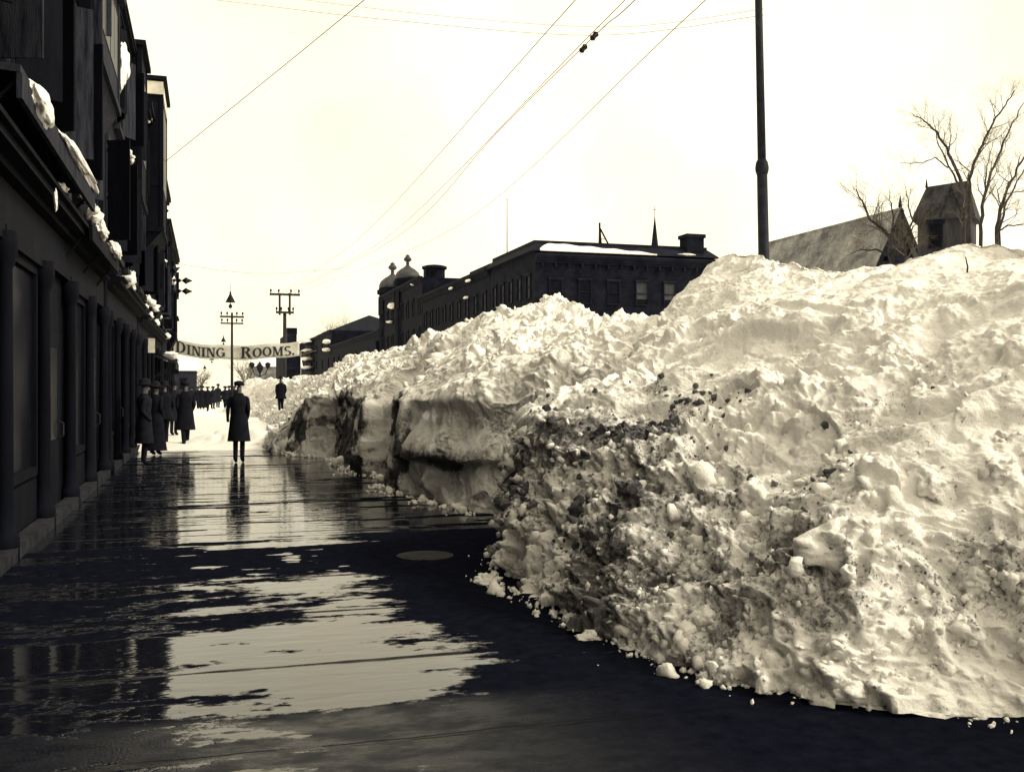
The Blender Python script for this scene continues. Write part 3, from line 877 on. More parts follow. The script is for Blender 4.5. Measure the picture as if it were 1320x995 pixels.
b1 = shop_block('nearest soot-dark shop building at the left edge, with a weathered grey boarded bay', -2, 20, 8.9, M['brick_dark'], [(4.5, 1.9), (7.0, 1.3)], 8)
shopfront(b1, 1.0, 19.6, 8, M['wood_dark'], M['wood_grey'], 3.55, door_at=(2, 5, 7))
oriel(b1, 15.6, 18.6, 6.3, 8.2, .42, M['wood_grey'], M['wood_grey'], 2)
for yy in (12.2, 14.6, 19.3):
    p = MB(); p.box((FX - .02, yy, 3.8), (FX + .12, yy + .35, 8.25)); p.build('pilaster', M['wood_grey'] if yy < 15 else M['brick_mid'], b1)
b2 = shop_block('second shop building, taller than the nearest one, with a square bay at the roof', 20.02, 29, 10.0, M['brick_mid'], [(4.4, 1.9), (7.2, 1.7)], 4, corn=False)
cornice(b2, (FX, 20.02, 9.5), UY, UX, 8.98, M['wood_dark'], .55, 10)
shopfront(b2, 20.3, 28.8, 4, M['wood_dark'], M['wood_dark'], 3.5, door_at=(1,))
oriel(b2, 26.2, 28.4, 6.2, 9.95, .34, M['brick_mid'], M['wood_dark'], 1)
b3 = shop_block('third shop building, with a tall pale-topped bay standing out over the pavement', 29.02, 44, 9.4, M['brick_dark'], [(4.4, 1.9), (6.9, 1.5)], 6)
shopfront(b3, 29.3, 43.8, 6, M['wood_dark'], M['wood_grey'], 3.4, door_at=(2, 4))
bay = oriel(b3, 30.6, 33.4, 6.1, 10.4, .66, M['wood_dark'], M['wood_dark'], 2)
p = MB(); p.box((FX - .03, 30.54, 10.0), (FX + .685, 33.46, 10.36)); p.build('frieze', M['pale_paint'], bay)
b4 = shop_block('last shop building of the left-hand row, where the banner is tied', 44.02, 58, 8.6, M['brick_mid'], [(4.2, 1.8), (6.4, 1.3)], 6)
shopfront(b4, 44.3, 57.8, 5, M['wood_dark'], M['wood_dark'], 2.9, door_at=(1, 3))
for (yy, z0, z1, d) in ((38, 4.6, 6.0, .35), (47.5, 5.2, 8.0, .28), (52, 4.0, 5.0, .40)):
    bb = b3 if yy < 44 else b4
    oriel(bb, yy, yy + 2.2, z0, z1, d, M['wood_dark'] if yy != 47.5 else M['wood_grey'], M['wood_dark'], 1)

# canopies and sign boards on brackets, each with its snow
def canopy(label, y0, y1, z, d, m, slope=.25):
    t = thing('shop_canopy', label, 'canopy', (FX, (y0 + y1) / 2, z), 'canopies over the shop fronts')
    a = MB()
    x0, x1 = FX + .01, FX + .01 + d
    a.add([(x0, y0, z + slope), (x1, y0, z), (x1, y1, z), (x0, y1, z + slope), (x0, y0, z + slope + .06), (x1, y0, z + .06), (x1, y1, z + .06), (x0, y1, z + slope + .06)],
          [(0, 3, 2, 1), (4, 5, 6, 7), (0, 1, 5, 4), (1, 2, 6, 5), (2, 3, 7, 6), (3, 0, 4, 7)])
    a.build('roof_board', m, t)
    v = MB(); v.box((x1 - .03, y0, z - .20), (x1 + .012, y1, z - .004)); v.build('valance', m, t)
    for yy in (y0 + .15, (y0 + y1) / 2, y1 - .15):
        r = MB(); r.tube([(FX + .01, yy, z - .55), (FX + d * .6, yy, z - .2), (x1 - .05, yy, z - .02)], .018, 6); r.build('bracket', M['iron'], t)
    return t
canopy('near shop canopy of grey boards carrying a ridge of snow, upper left', 8.6, 13.9, 4.05, .5, M['wood_grey'], .04)
canopy('shop canopy behind the snow-ridged near one, with snow lumps on its edge', 14.4, 18.6, 3.76, .42, M['wood_dark'], .04)
canopy('low canopy with a snow cap near the far end of the shops', 38.0, 41.5, 2.5, .8, M['wood_grey'])
canopy('small canopy with snow at the last shop building', 46.0, 49.0, 2.7, .55, M['wood_dark'])

def snow_on(label, c, size, seed, rot=0.0):
    o = blob('snow_heap', Vector(c), size, M['snow_clean'], seed, .3, 4, rotz=rot)
    return tag(o, label, 'snow', 'snow caught on the shop fronts')
snow_on('ridge of snow along the near grey shop canopy', (FX + .52, 12.3, 4.13), (.07, 1.5, .10), 601)
snow_on('big lump of snow at the near end of the grey canopy', (FX + .52, 9.5, 4.04), (.09, .48, .18), 602)
snow_on('snow heap on the second canopy edge', (FX + .44, 15.6, 3.84), (.09, .45, .13), 603)
snow_on('smaller snow heap farther along the second canopy', (FX + .44, 17.5, 3.84), (.09, .6, .14), 604)
snow_on('tall clump of snow stuck to the second building below its roof', W(157, 84, 20.2), (.17, .4, .42), 605)
snow_on('cap of snow on the low far canopy', (FX + .55, 39.6, 2.78), (.30, 1.3, .16), 606)
snow_on('snow on the small canopy of the last shop', (FX + .35, 47.5, 3.0), (.22, 1.0, .14), 607)
snow_on('snow lump hanging on the third building beside its bay', (FX + .1, 30.3, 9.6), (.1, .25, .14), 608)
snow_on('snow on the ledge under the third bay, lower of the two there', (FX + .3, 30.2, 9.2), (.12, .18, .13), 609)
snow_on('little wedge of snow hanging below the near canopy', W(72, 258, 9.6), (.022, .05, .10), 610)
snow_on('snow on the sill above the second canopy', (FX + .16, 16.8, 4.46), (.10, .35, .08), 611)
snow_on('snow on a roof ledge of the last shop building', (FX + .35, 50.6, 6.7), (.14, .5, .2), 612)

def sign_board(label, y, z, d, h, m):
    t = thing('hanging_sign', label, 'shop sign', (FX, y, z), 'sign boards over the pavement')
    a = MB(); a.box((FX + .12, y - .03, z), (FX + .12 + d, y + .03, z + h)); a.build('board', m, t)
    r = MB(); r.tube([(FX, y, z + h + .08), (FX + .16 + d, y, z + h + .08)], .018, 6)
    for x in (FX + .2, FX + .05 + d): r.tube([(x, y, z + h), (x, y, z + h + .08)], .01, 5)
    r.build('bracket', M['iron'], t)
    return t
sign_board('dark upright sign board on the second shop building', 21.6, 7.2, .20, .7, M['wood_dark'])
sign_board('grey sign board under the second building bay', 25.0, 4.8, .4, .8, M['wood_grey'])
sign_board('dark square sign board below the tall bay', 36.0, 5.0, .36, .75, M['wood_dark'])
sign_board('pale sign board at awning height before the third building', 33.5, 2.7, .2, .45, M['pale_paint'])
sign_board('small dark sign board beside the banner end', 50.5, 4.6, .26, .6, M['wood_dark'])
sign_board('low dark sign board by the last shop door', 53.5, 2.3, .40, .5, M['wood_dark'])

# uncounted flecks of snow clinging to ledges, sills and cornices of the row
rs = np.random.default_rng(77)
P_, S_ = [], []
def cling(y0, y1, z, d, n, sz):
    c = rs.uniform(y0, y1, max(1, n // 6))
    for k in range(n):
        P_.append((FX + d + rs.normal(0, .02), c[k % len(c)] + rs.normal(0, .22), z + rs.exponential(.02))); S_.append(sz * math.exp(rs.normal(0, .45)))
cling(10, 19, 3.78, .36, 22, .035); cling(20.5, 28.5, 3.72, .36, 20, .045); cling(29.5, 43.5, 3.62, .36, 26, .055); cling(44.5, 57.5, 3.12, .36, 24, .06)
cling(11, 19, 4.42, .12, 24, .05); cling(21, 28, 4.32, .12, 24, .06); cling(30, 43, 4.32, .12, 30, .07); cling(21, 28, 7.12, .12, 16, .06)
cling(29.5, 34, 10.55, .4, 14, .07); cling(34, 43, 9.42, .3, 24, .08); cling(44.5, 57, 8.62, .3, 30, .09); cling(38, 40.2, 6.12, .25, 12, .09); cling(47.5, 49.7, 8.12, .2, 10, .1)
tag(crumbs('clinging_snow', P_, S_, M['snow_clean'], 78), 'flecks of snow clinging to ledges and cornices of the shop fronts', 'clinging snow', kind='stuff')

# three spear-ended iron arms above the banner
def spear(label, y, z, L_, tilt):
    t = thing('iron_bracket', label, 'bracket', (FX, y, z), 'spear-ended arms over the pavement')
    d = Vector((math.cos(tilt), 0, math.sin(tilt))); o = Vector((FX, y, z))
    r = MB(); r.tube([o, o + d * L_], .022, 6); r.build('rod', M['iron'], t)
    q = d.to_track_quat('Z', 'Y').to_matrix()
    for k, s in ((.45, .075), (.62, .075)):
        b = MB(); b.lathe(o + d * L_ * k, [(.02, -s), (s, -s*.3), (s, s*.3), (.02, s)], 8, axis=q); b.build('bead', M['iron'], t)
    h = MB(); h.lathe(o + d * L_ * .84, [(.03, -.16), (.15, 0), (.10, .06), (.01, .26)], 8, axis=q); h.build('spearhead', M['iron'], t)
spear('upper level iron arm with a spear point, over the pavement above the banner', 45.2, 6.17, 1.22, 0)
spear('lower level iron arm with a spear point, just above the banner', 45.2, 5.72, 1.22, 0)
spear('short iron arm tilted upward above the two level spear arms', 45.2, 6.3, .75, .5)

# ------------------------------------------------------------------ banner across the pavement
TB = 60.0
def banner():
    L0, R0 = W(221, 437, TB), W(386, 440, TB)
    h = 18.5 / F * TB
    t = thing('street_banner', 'white cloth banner reading DINING ROOMS slung across the pavement', 'banner', (L0 + R0) / 2)
    def at(u, v, off=0.0):         # u 0..1 along, v 0..1 up
        p = L0.lerp(R0, u)
        sag = .50 * (4 * u * (1 - u)) * (1 - .35 * u)
        p = p + Vector((0, 0, -h + v * h - sag * .75 + .03 * math.sin(u * 19)))
        p.y += .05 * math.sin(u * 13 + v * 2) - off
        return p
    nu, nv = 60, 5
    V, Fc = [], []
    for side in (0, 1):
        for i in range(nu + 1):
            for j in range(nv + 1): V.append(at(i / nu, j / nv, 0 if side else .012))
    def id_(s, i, j): return s * (nu + 1) * (nv + 1) + i * (nv + 1) + j
    for i in range(nu):
        for j in range(nv):
            Fc.append((id_(0,i,j), id_(0,i+1,j), id_(0,i+1,j+1), id_(0,i,j+1)))
            Fc.append((id_(1,i,j), id_(1,i,j+1), id_(1,i+1,j+1), id_(1,i+1,j)))
    for i in range(nu):
        Fc.append((id_(0,i,0), id_(1,i,0), id_(1,i+1,0), id_(0,i+1,0))); Fc.append((id_(0,i,nv), id_(0,i+1,nv), id_(1,i+1,nv), id_(1,i,nv)))
    for j in range(nv):
        Fc.append((id_(0,0,j), id_(0,0,j+1), id_(1,0,j+1), id_(1,0,j))); Fc.append((id_(0,nu,j), id_(1,nu,j), id_(1,nu,j+1), id_(0,nu,j+1)))
    m = MB(); m.add(V, Fc); m.build('cloth', M['cloth'], t, True)
    # roman capitals: quads in letter space (x 0..w, y 0..1)
    def bar(x0, y0, x1, y1, w0): # slanted or straight stroke of horizontal width w0
        return [(x0, y0), (x0 + w0, y0), (x1 + w0, y1), (x1, y1)]
    T, S, SF = .20, .07, .09
    def ring(cx, cy, rx, ry, tx, ty, a0, a1, n=16):
        out = []
        for k in range(n):
            a, b = a0 + (a1 - a0) * k / n, a0 + (a1 - a0) * (k + 1) / n
            out.append([(cx + rx*math.cos(a), cy + ry*math.sin(a)), (cx + rx*math.cos(b), cy + ry*math.sin(b)),
                        (cx + (rx - tx)*math.cos(b), cy + (ry - ty)*math.sin(b)), (cx + (rx - tx)*math.cos(a), cy + (ry - ty)*math.sin(a))])
        return out
    def serif(x, y, w): return bar(x, y, x, y + SF, w)
    def letter(ch):
        if ch == 'I': return .38, [bar(.09, 0, .09, 1, T), serif(0, 0, .38), serif(0, 1 - SF, .38)]
        if ch == 'D': return .80, [bar(.09, 0, .09, 1, T), serif(0, 0, .40), serif(0, 1 - SF, .40)] + ring(.32, .5, .46, .5, T, SF, -PI/2, PI/2)
        if ch == 'N': return .84, [bar(.10, 0, .10, 1, .10), bar(.12, 1, .58, 0, .2)[::-1], bar(.66, 0, .66, 1, .10), serif(0, 0, .30), serif(0, 1 - SF, .24), serif(.56, 1 - SF, .28)]
        if ch == 'G': return .82, ring(.42, .5, .42, .5, T, SF, .22 * PI, 1.78 * PI, 24) + [bar(.60, .08, .60, .45, T), serif(.48, .40, .34)]
        if ch == 'O': return .84, ring(.42, .5, .42, .5, T, SF, 0, 2 * PI, 28)
        if ch == 'R': return .84, [bar(.09, 0, .09, 1, T), serif(0, 0, .40), serif(0, 1 - SF, .40)] + ring(.34, .74, .36, .26, T, SF, -PI/2, PI/2) + [bar(.36, .50, .60, 0, .22)[::-1], serif(.58, 0, .26)]
        if ch == 'M': return 1.02, [bar(.10, 0, .10, 1, .10), bar(.10, 1, .40, .05, .2)[::-1], bar(.42, .05, .74, 1, .10), bar(.74, 0, .74, 1, T), serif(0, 0, .30), serif(0, 1 - SF, .26), serif(.64, 0, .38), serif(.76, 1 - SF, .26)]
        if ch == 'S': return .66, ring(.33, .74, .31, .26, .17, SF, .15 * PI, 1.45 * PI) + ring(.33, .26, .33, .28, .17, SF, -.85 * PI, .5 * PI)
        if ch == '.': return .2, [bar(.02, 0, .02, .2, .18)]
        return .5, []
    tot = (R0 - L0).length
    big, small = h * .80, h * .66
    cells = [('D', big)] + [(c, small) for c in 'INING'] + [(' ', small * 2.6), ('R', big)] + [(c, small) for c in 'OOMS.']
    wd = sum(letter(c)[0] * s * 1.12 + .05 * h for c, s in cells)
    x0, x1 = .03 * tot, .965 * tot
    kx = (x1 - x0) / wd
    x = x0
    lm = MB()
    for c, s in cells:
        if c == ' ' and lm.v:
            lm.build('lettering', M['ink'], t); lm = MB()
        w, qs = letter(c)
        for q in qs:
            vv = []
            for (a, b) in q:
                vv.append(at((x + a * s * 1.12 * kx) / tot, .12 + b * s / h, .034))
            n = len(lm.v)
            a_, b_, c_ = vv[0], vv[1], vv[2]
            back = [p_ + Vector((0, .012, 0)) for p_ in vv]
            lm.add(vv + back, [(0, 1, 2, 3), (7, 6, 5, 4), (0, 4, 5, 1), (1, 5, 6, 2), (2, 6, 7, 3), (3, 7, 4, 0)])
        x += (w * s * 1.12 + .05 * h) * kx
    lm.build('lettering', M['ink'], t)
    for e, o in ((0.0, Vector((-1.5, 0, .1))), (1.0, Vector((1.2, 2, .4)))):
        for v in (0, 1):
            r = MB(); p = at(e, v); r.tube([p, p + o], .012, 5); r.build('rope', M['wire'], t)
banner()

# ------------------------------------------------------------------ poles, lamps and wires
def pole(label, px, t, ytop, base_z, r0, r1, arms, m, name='utility_pole', cat='utility pole'):
    b = W(px, 500, t); b.z = base_z
    top = W(px, ytop, t)
    th = thing(name, label, cat, b, 'street poles')
    q = MB(); q.tube([b, b.lerp(top, .5), top], [r0, (r0 + r1) / 2, r1], 9); q.build('post', m, th, True)
    for (y, w, hh) in arms:
        c = W(px, y, t)
        a = MB(); a.box((c.x - w / 2, c.y - .11, c.z - hh / 2), (c.x + w / 2, c.y - .02, c.z + hh / 2)); ar = a.build('crossarm', M['wood_pole'], th)
        for k in (-.44, -.2, .2, .44):
            i = MB(); i.lathe((c.x + w * k, c.y - .065, c.z + hh / 2), [(.02, 0), (.02, .08), (.055, .1), (.05, .2), (.02, .23)], 7); i.build('insulator', M['iron'], ar)
    return th
pole('slim pole with two short crossarms standing before the banner', 299, 57, 403, 0, .09, .06, [(408.5, 1.32, .10), (417, 1.25, .08)], M['wood_pole'])
# double-stemmed pole
tH = 66
b = W(367, 500, tH); b.z = 0
hp = thing('utility_pole', 'tall pole with a forked double stem and wide crossarm, right of the banner', 'utility pole', b, 'street poles')
q = MB(); q.tube([b, W(367, 403, tH)], [.15, .11], 9); q.build('post', M['wood_pole'], hp, True)
for px in (360.5, 373.5):
    q = MB(); q.tube([W(px, 406, tH), W(px, 378, tH)], .07, 8); q.build('stem', M['wood_pole'], hp, True)
for y, w in ((380, 1.95), (403, 1.15)):
    c = W(367, y, tH); a = MB(); a.box((c.x - w/2, c.y - .2, c.z - .07), (c.x + w/2, c.y - .09, c.z + .07)); ar = a.build('crossarm', M['wood_pole'], hp)
    for k in (-.46, -.2, .2, .46):
        i = MB(); i.lathe((c.x + w * k, c.y - .14, c.z + .07), [(.03, 0), (.03, .1), (.07, .12), (.06, .24), (.02, .28)], 7); i.build('insulator', M['iron'], ar)
# tall iron pole at the right
tp = 17.0
b = W(990.5, 500, tp); top = W(977, -40, tp); b.z = 0
tpole = thing('street_pole', 'tall black iron pole with a collar, rising out of the frame behind the snow', 'pole', b)
d = top - b; f = lambda k: b + d * k
kc = (W(986, 215, tp).z) / top.z
q = MB(); q.tube([b, f(kc - .012)], [.105, .088], 16); q.tube([f(kc + .012), top], [.072, .060], 16); q.build('shaft', M['pole_paint'], tpole, True)
q = MB(); q.tube([f(kc - .016), f(kc - .008), f(kc - .002), f(kc + .008), f(kc + .014)], [.09, .112, .115, .10, .072], 16); q.build('collar', M['pole_paint'], tpole, True)

def arc_lamp(label, px, y, t, s=1.0):
    c = W(px, y, t)
    th = thing('hanging_lamp', label, 'street lamp', c, 'lamps hung over the street')
    h = MB(); h.lathe(c, [(.27*s, -.30*s), (.26*s, -.26*s), (.06*s, .14*s), (.04*s, .30*s), (.01, .34*s)], 14); h.build('hood', M['iron'], th, True)
    g = MB(); g.lathe(c + Vector((0, 0, -.52*s)), [(.03, -.12*s), (.10*s, -.05*s), (.10*s, .05*s), (.03, .13*s)], 10); g.build('globe', M['stone'], th, True)
    r = MB(); r.tube([c + Vector((0, 0, -.40*s)), c + Vector((0, 0, -.24*s))], .02, 5); r.tube([c + Vector((0, 0, .33*s)), c + Vector((0, 0, .75*s))], .012, 5); r.build('hanger', M['wire'], th)
arc_lamp('largest hanging lamp, a black cone over the slim crossarm pole', 297, 383, 57, 1.0)
arc_lamp('hanging lamp just above the middle of the banner', 288, 437, 105, 1.0)
arc_lamp('small hanging lamp seen below the banner lettering', 273, 461, 160, 1.35)
arc_lamp('smallest and farthest hanging lamp down the street', 264, 473, 220, 1.5)

def globe_lamp(label, px, t, ytop):
    b = W(px, 500, t); b.z = 0
    top = W(px, ytop, t)
    th = thing('street_lamp', label, 'street lamp', b)
    q = MB(); q.lathe(b, [(.22, 0), (.22, .3), (.12, .5), (.09, 1.0), (.07, top.z - .9)], 10); q.build('post', M['iron'], th, True)
    for s in (-1, 1):
        a = MB(); a.tube([Vector((b.x, b.y, top.z - 1.2)), Vector((b.x + s*.5, b.y, top.z - 1.0)), Vector((b.x + s*.8, b.y, top.z - .4))], .05, 6); a.build('arm', M['iron'], th)
        g = MB(); g.lathe((b.x + s*.8, b.y, top.z - .3), [(.08, -.1), (.26, .15), (.3, .4), (.08, .55)], 10); g.build('lantern', M['iron'], th, True)
    g = MB(); g.lathe((b.x, b.y, top.z - .9), [(.08, 0), (.3, .35), (.36, .7), (.2, .9), (.05, 1.2)], 10); g.build('lantern', M['iron'], th, True)
globe_lamp('branched street lamp post with lanterns beyond the banner', 335, 104, 470)

def wire(label, pts, r=.008, ins=()):
    P = [Vector(p) for p in pts]
    # smooth curve through the points
    out = []
    for i in range(len(P) - 1):
        p0 = P[max(i - 1, 0)]; p1 = P[i]; p2 = P[i + 1]; p3 = P[min(i + 2, len(P) - 1)]
        for k in range(12):
            s = k / 12
            out.append(.5 * ((2*p1) + (-p0 + p2) * s + (2*p0 - 5*p1 + 4*p2 - p3) * s*s + (-p0 + 3*p1 - 3*p2 + p3) * s**3))
    out.append(P[-1])
    mb = MB(); mb.tube(out, r, 5)
    o = mb.build('overhead_wire', M['wire'], None, True)
    tag(o, label, 'wire', 'wires over the street')
    for c in ins:
        q = MB(); q.lathe(Vector(c), [(.02, -.10), (.06, -.06), (.045, 0), (.06, .06), (.02, .10)], 8, axis=Matrix.Rotation(.7, 3, 'Y')); q.build('insulator', M['iron'], o)
    return o
def ext(p, q, k): return p + (p - q) * k
a, c_ = W(742, 0, 16), W(460, 310, 44)
wire('leftmost of the long wires running down the street, steepest of them', [ext(a, c_, .25), a, c_, W(358, 380, tH)], .0075)
a, c_ = W(806, 0, 16.2), W(487, 315, 44)
wire('upper wire of the close pair in the middle of the sky', [ext(a, c_, .25), a, c_, W(362, 379, tH)], .0075)
a, c_ = W(819, 0, 16), W(508, 308, 42)
k1, k2 = W(766, 47, 19), W(752, 63, 19.7)
wire('lower wire of the close pair, carrying two insulators', [ext(a, c_, .25), a, k1.lerp(a.lerp(c_, .11), .0), W(640, 172, 26.5), c_, W(370, 379, tH)], .0085, [k1, k2])
a, c_ = W(910, 0, 16), W(575, 300, 42)
wire('rightmost long wire, running down towards the domed roofs', [ext(a, c_, .25), a, c_, W(376, 380, tH)], .0075)
wire('lone wire slanting from the third shop building up across the left sky', [W(209, 212, 31), W(235, 191, 29), W(350, 98, 22.5), W(470, 0, 18), W(560, -75, 15)], .008)
wire('faint span wire crossing the top of the sky, lower of the two', [W(150, -14, 23), W(300, 3, 21.5), W(500, 26, 20), W(766, 46, 19), W(985, 20, 17)], .0045)
wire('faint span wire crossing the very top of the sky', [W(240, -22, 22), W(390, 0, 21), W(600, 24, 20), W(800, 35, 19), W(984, 12, 17)], .004)
wire('far span wire holding the black cone lamp', [W(217, 338, 57), W(297, 350, 57), W(367, 352, 62), W(450, 345, 80)], .010)

# ------------------------------------------------------------------ manhole cover, twig
c = W(548, 717, EYE * F / 217); c.z = 0
mh = thing('manhole_cover', 'round iron manhole cover set in the wet pavement', 'manhole cover', c)
q = MB(); q.lathe(c, [(.27, .0), (.27, .012), (.235, .014)], 28); q.build('rim', M['stone'], mh)
q = MB(); q.lathe(c, [(.225, .003), (.225, .010)], 28)
for k in range(-4, 5):
    w = math.sqrt(max(.0, .2 ** 2 - (k * .045) ** 2))
    q.box((c.x - w, c.y + k * .045 - .01, .0105), (c.x + w, c.y + k * .045 + .01, .017))
q.build('lid', M['iron'], mh)
h = on_bank(1246, 352, 'near')
if h:
    q = MB(); q.tube([h + Vector((0, 0, -.1)), h + Vector((.01, 0, .05)), h + Vector((-.01, 0, .13))], [.008, .007, .004], 5)
    tag(q.build('stick', M['bark']), 'short dark stick poking out of the snow near the right edge', 'stick')
# ------------------------------------------------------------------ right-hand row across the street
RX = 26.0
def rt(px): return depth_at_x(px, RX)
def ry(px): return W(px, 500, rt(px)).y
UM = Vector((-1, 0, 0)); US = Vector((0, -1, 0))
def row_block(label, pxa, pxb, zt, group='buildings across the street', depth=16, wins=4, floors=(4.6, 8.2, ), name='brick_building', h=1.9, cor=True):
    ya, yb = ry(pxa), ry(pxb)
    b = thing(name, label, 'building', (RX, (ya + yb) / 2, 0), group)
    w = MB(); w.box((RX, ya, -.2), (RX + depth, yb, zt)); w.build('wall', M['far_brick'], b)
    sp = (yb - ya) / wins
    for z in floors:
        for i in range(wins):
            window(b, (RX, ya + (i + .5) * sp + .6, z), Vector((0, -1, 0)), UM, 1.2, h, M['far_trim'], M['glass'], depth=.12)
    if cor: cornice(b, (RX, yb, zt - .6), Vector((0, -1, 0)), UM, yb - ya, M['far_trim'], 1.2)
    return b, ya, yb

# corner block with the long south wall
ya, yb = ry(690), ry(632)
XE = 42.5
cb = thing('corner_building', 'long dark flat-roofed corner building with snow along its roof edge, right of the domed one', 'building', (RX, ya, 0), 'buildings across the street')
w = MB(); w.box((RX, ya, -.2), (XE, yb, 12.9)); w.build('wall', M['far_brick'], cb)
r = MB()
v = [(RX - .5, ya - .5, 12.9), (XE + .3, ya - .5, 12.9), (XE + .3, yb, 12.9), (RX - .5, yb, 12.9), (RX + .25, ya + .9, 13.75), (XE - .2, ya + .9, 13.75), (XE - .2, yb, 13.75), (RX + .25, yb, 13.75)]
r.add(v, [(0, 3, 2, 1), (4, 5, 6, 7), (0, 1, 5, 4), (1, 2, 6, 5), (2, 3, 7, 6), (3, 0, 4, 7)])
rf = r.build('roof', M['far_trim'], cb)
r = MB(); r.box((RX + .2, ya + .9, 13.752), (XE - .25, ya + 1.2, 13.98)); r.box((RX + .2, ya + 1.21, 13.752), (RX + .5, yb, 13.98)); r.build('parapet', M['far_trim'], rf)
c = MB(); c.box((40.0, ya + .2, 12.0), (41.6, ya + 1.7, 15.0)); c.box((39.88, ya + .08, 14.7), (41.72, ya + 1.82, 15.0 + .02)); c.build('chimney', M['far_brick'], rf)
cornice(cb, (RX - .02, ya, 12.0), Vector((1, 0, 0)), US, XE - RX, M['far_trim'], 1.2, 14)
for z in (2.2, 5.6, 9.1):
    for i in range(6):
        window(cb, (RX + 1.2 + i * 2.6, ya, z - .45), Vector((1, 0, 0)), US, 1.15, 2.0, M['far_trim'], M['glass'], blind=.75 if (z > 9 and i > 2) else None, depth=.12)
    for i in range(5):
        window(cb, (RX, yb - 1.2 - i * 2.6, z), Vector((0, -1, 0)), UM, 1.15, 2.0, M['far_trim'], M['glass'], depth=.12)
# snow lying in the roof slope
V = []; Fq = []
nx = 40
for i in range(nx + 1):
    s = i / nx; x = RX + .3 + s * 10.5
    hi = .05 + .80 * (1 - s) ** .8 * min(1, s * 8 + .1) + .05 * math.sin(s * 31); hi = max(.03, min(.82, hi))
    for (kk, off) in ((.02, .0), (.02, .12), (hi, .12), (hi, .0)):
        V.append((x, ya - .5 + 1.4 * kk / .85 - off * .3, 12.9 + kk + off * .75))
for i in range(nx):
    for k in range(4):
        k2 = (k + 1) % 4; a_ = i * 4
        Fq.append((a_ + k, a_ + k2, a_ + 4 + k2, a_ + 4 + k))
Fq += [(0, 3, 2, 1), (nx*4, nx*4 + 1, nx*4 + 2, nx*4 + 3)]
q = MB(); q.add(V, Fq); tag(q.build('roof_snow_heap', M['snow_clean']), 'long white wedge of snow on the roof edge of the corner building', 'snow', 'snow on the far roofs')
tag(blob('roof_snow_heap', Vector((RX + 11.6 + 2.2, ya - .15, 13.12)), (.8, .3, .12), M['snow_clean'], 701, .25, 3), 'small patch of snow on the corner roof left of the chimney', 'snow', 'snow on the far roofs')

# flagpole and tripod mast on that roof, spire far behind
p0 = W(640.5, 338, rt(640)); p0.z = 13.75
fp = thing('flagpole', 'thin bare flagpole standing on the corner building roof', 'flagpole', (p0.x + 1, p0.y, 13.75))
q = MB(); q.tube([(p0.x + 1, p0.y, 13.75), (p0.x + 1, p0.y, 13.75 + 5.6)], [.055, .035], 7); q.build('pole', M['wire'], fp)
q = MB(); q.lathe((p0.x + 1, p0.y, 13.75 + 5.62), [(.02, -.05), (.07, 0), (.02, .07)], 8); q.build('finial', M['wire'], fp)
tx = W(773, 300, 88)
tm = thing('roof_mast', 'small three-legged mast on the corner building roof', 'mast', (tx.x, tx.y, 13.75))
for dx, dy in ((-.05, 0), (1.0, -.1), (.45, .7)):
    q = MB(); q.tube([(tx.x + dx, tx.y + dy, 13.75), (tx.x + .05 * dx, tx.y, 15.5)], .075, 6); q.build('leg', M['iron'], tm)
q = MB(); q.tube([(tx.x, tx.y, 15.4), (tx.x, tx.y, 16.0)], .09, 7); q.tube([(tx.x + .1, tx.y, 14.6), (tx.x + .65, tx.y - .05, 14.55)], .03, 5); q.build('head', M['iron'], tm)
sx_ = W(844, 300, 150)
sp_ = thing('church_spire', 'slender pointed church spire rising beyond the corner building', 'spire', (sx_.x, sx_.y, 0))
q = MB(); q.lathe((sx_.x, sx_.y, 0), [(1.5, 0), (1.5, 20.0), (1.6, 20.1), (1.6, 20.6)], 4, rot=.6); q.build('tower', M['far_brick'], sp_)
q = MB(); q.lathe((sx_.x, sx_.y, 20.6), [(1.0, -1.5), (.62, 1.5), (.05, 6.4)], 8); q.build('spire', M['far_trim'], sp_)
q = MB(); q.tube([(sx_.x, sx_.y, 26.9), (sx_.x, sx_.y, 28.6)], .04, 5); q.tube([(sx_.x - .3, sx_.y, 28.1), (sx_.x + .3, sx_.y, 28.1)], .04, 5); q.build('cross', M['far_trim'], sp_)

# the lower brick block beside it
mb_, m0, m1 = row_block('low-corniced brick block between the corner building and the domed one', 631.5, 545, 13.0, wins=9, floors=(2.0, 5.5, 9.0))
q = MB(); q.box((RX + .3, m0 + 1, 13.0), (RX + .9, m0 + 9, 13.7)); q.build('parapet', M['far_trim'], mb_)
for (px, py, a_, lab) in ((608, 362, .7, 'snow on the parapet of the low-corniced block, upper patch'), (585, 372, .6, 'snow patch on the cornice of the low-corniced block, near the domes'), (605, 384, .55, 'snow on a window head of the low-corniced block')):
    t = rt(px) - .4; c = W(px, py, t); c.x = RX - .45
    tag(blob('roof_snow_heap', c, (.2, a_ * 1.5, .13), M['snow_clean'], 710 + px, .25, 3), lab, 'snow', 'snow on the far roofs')

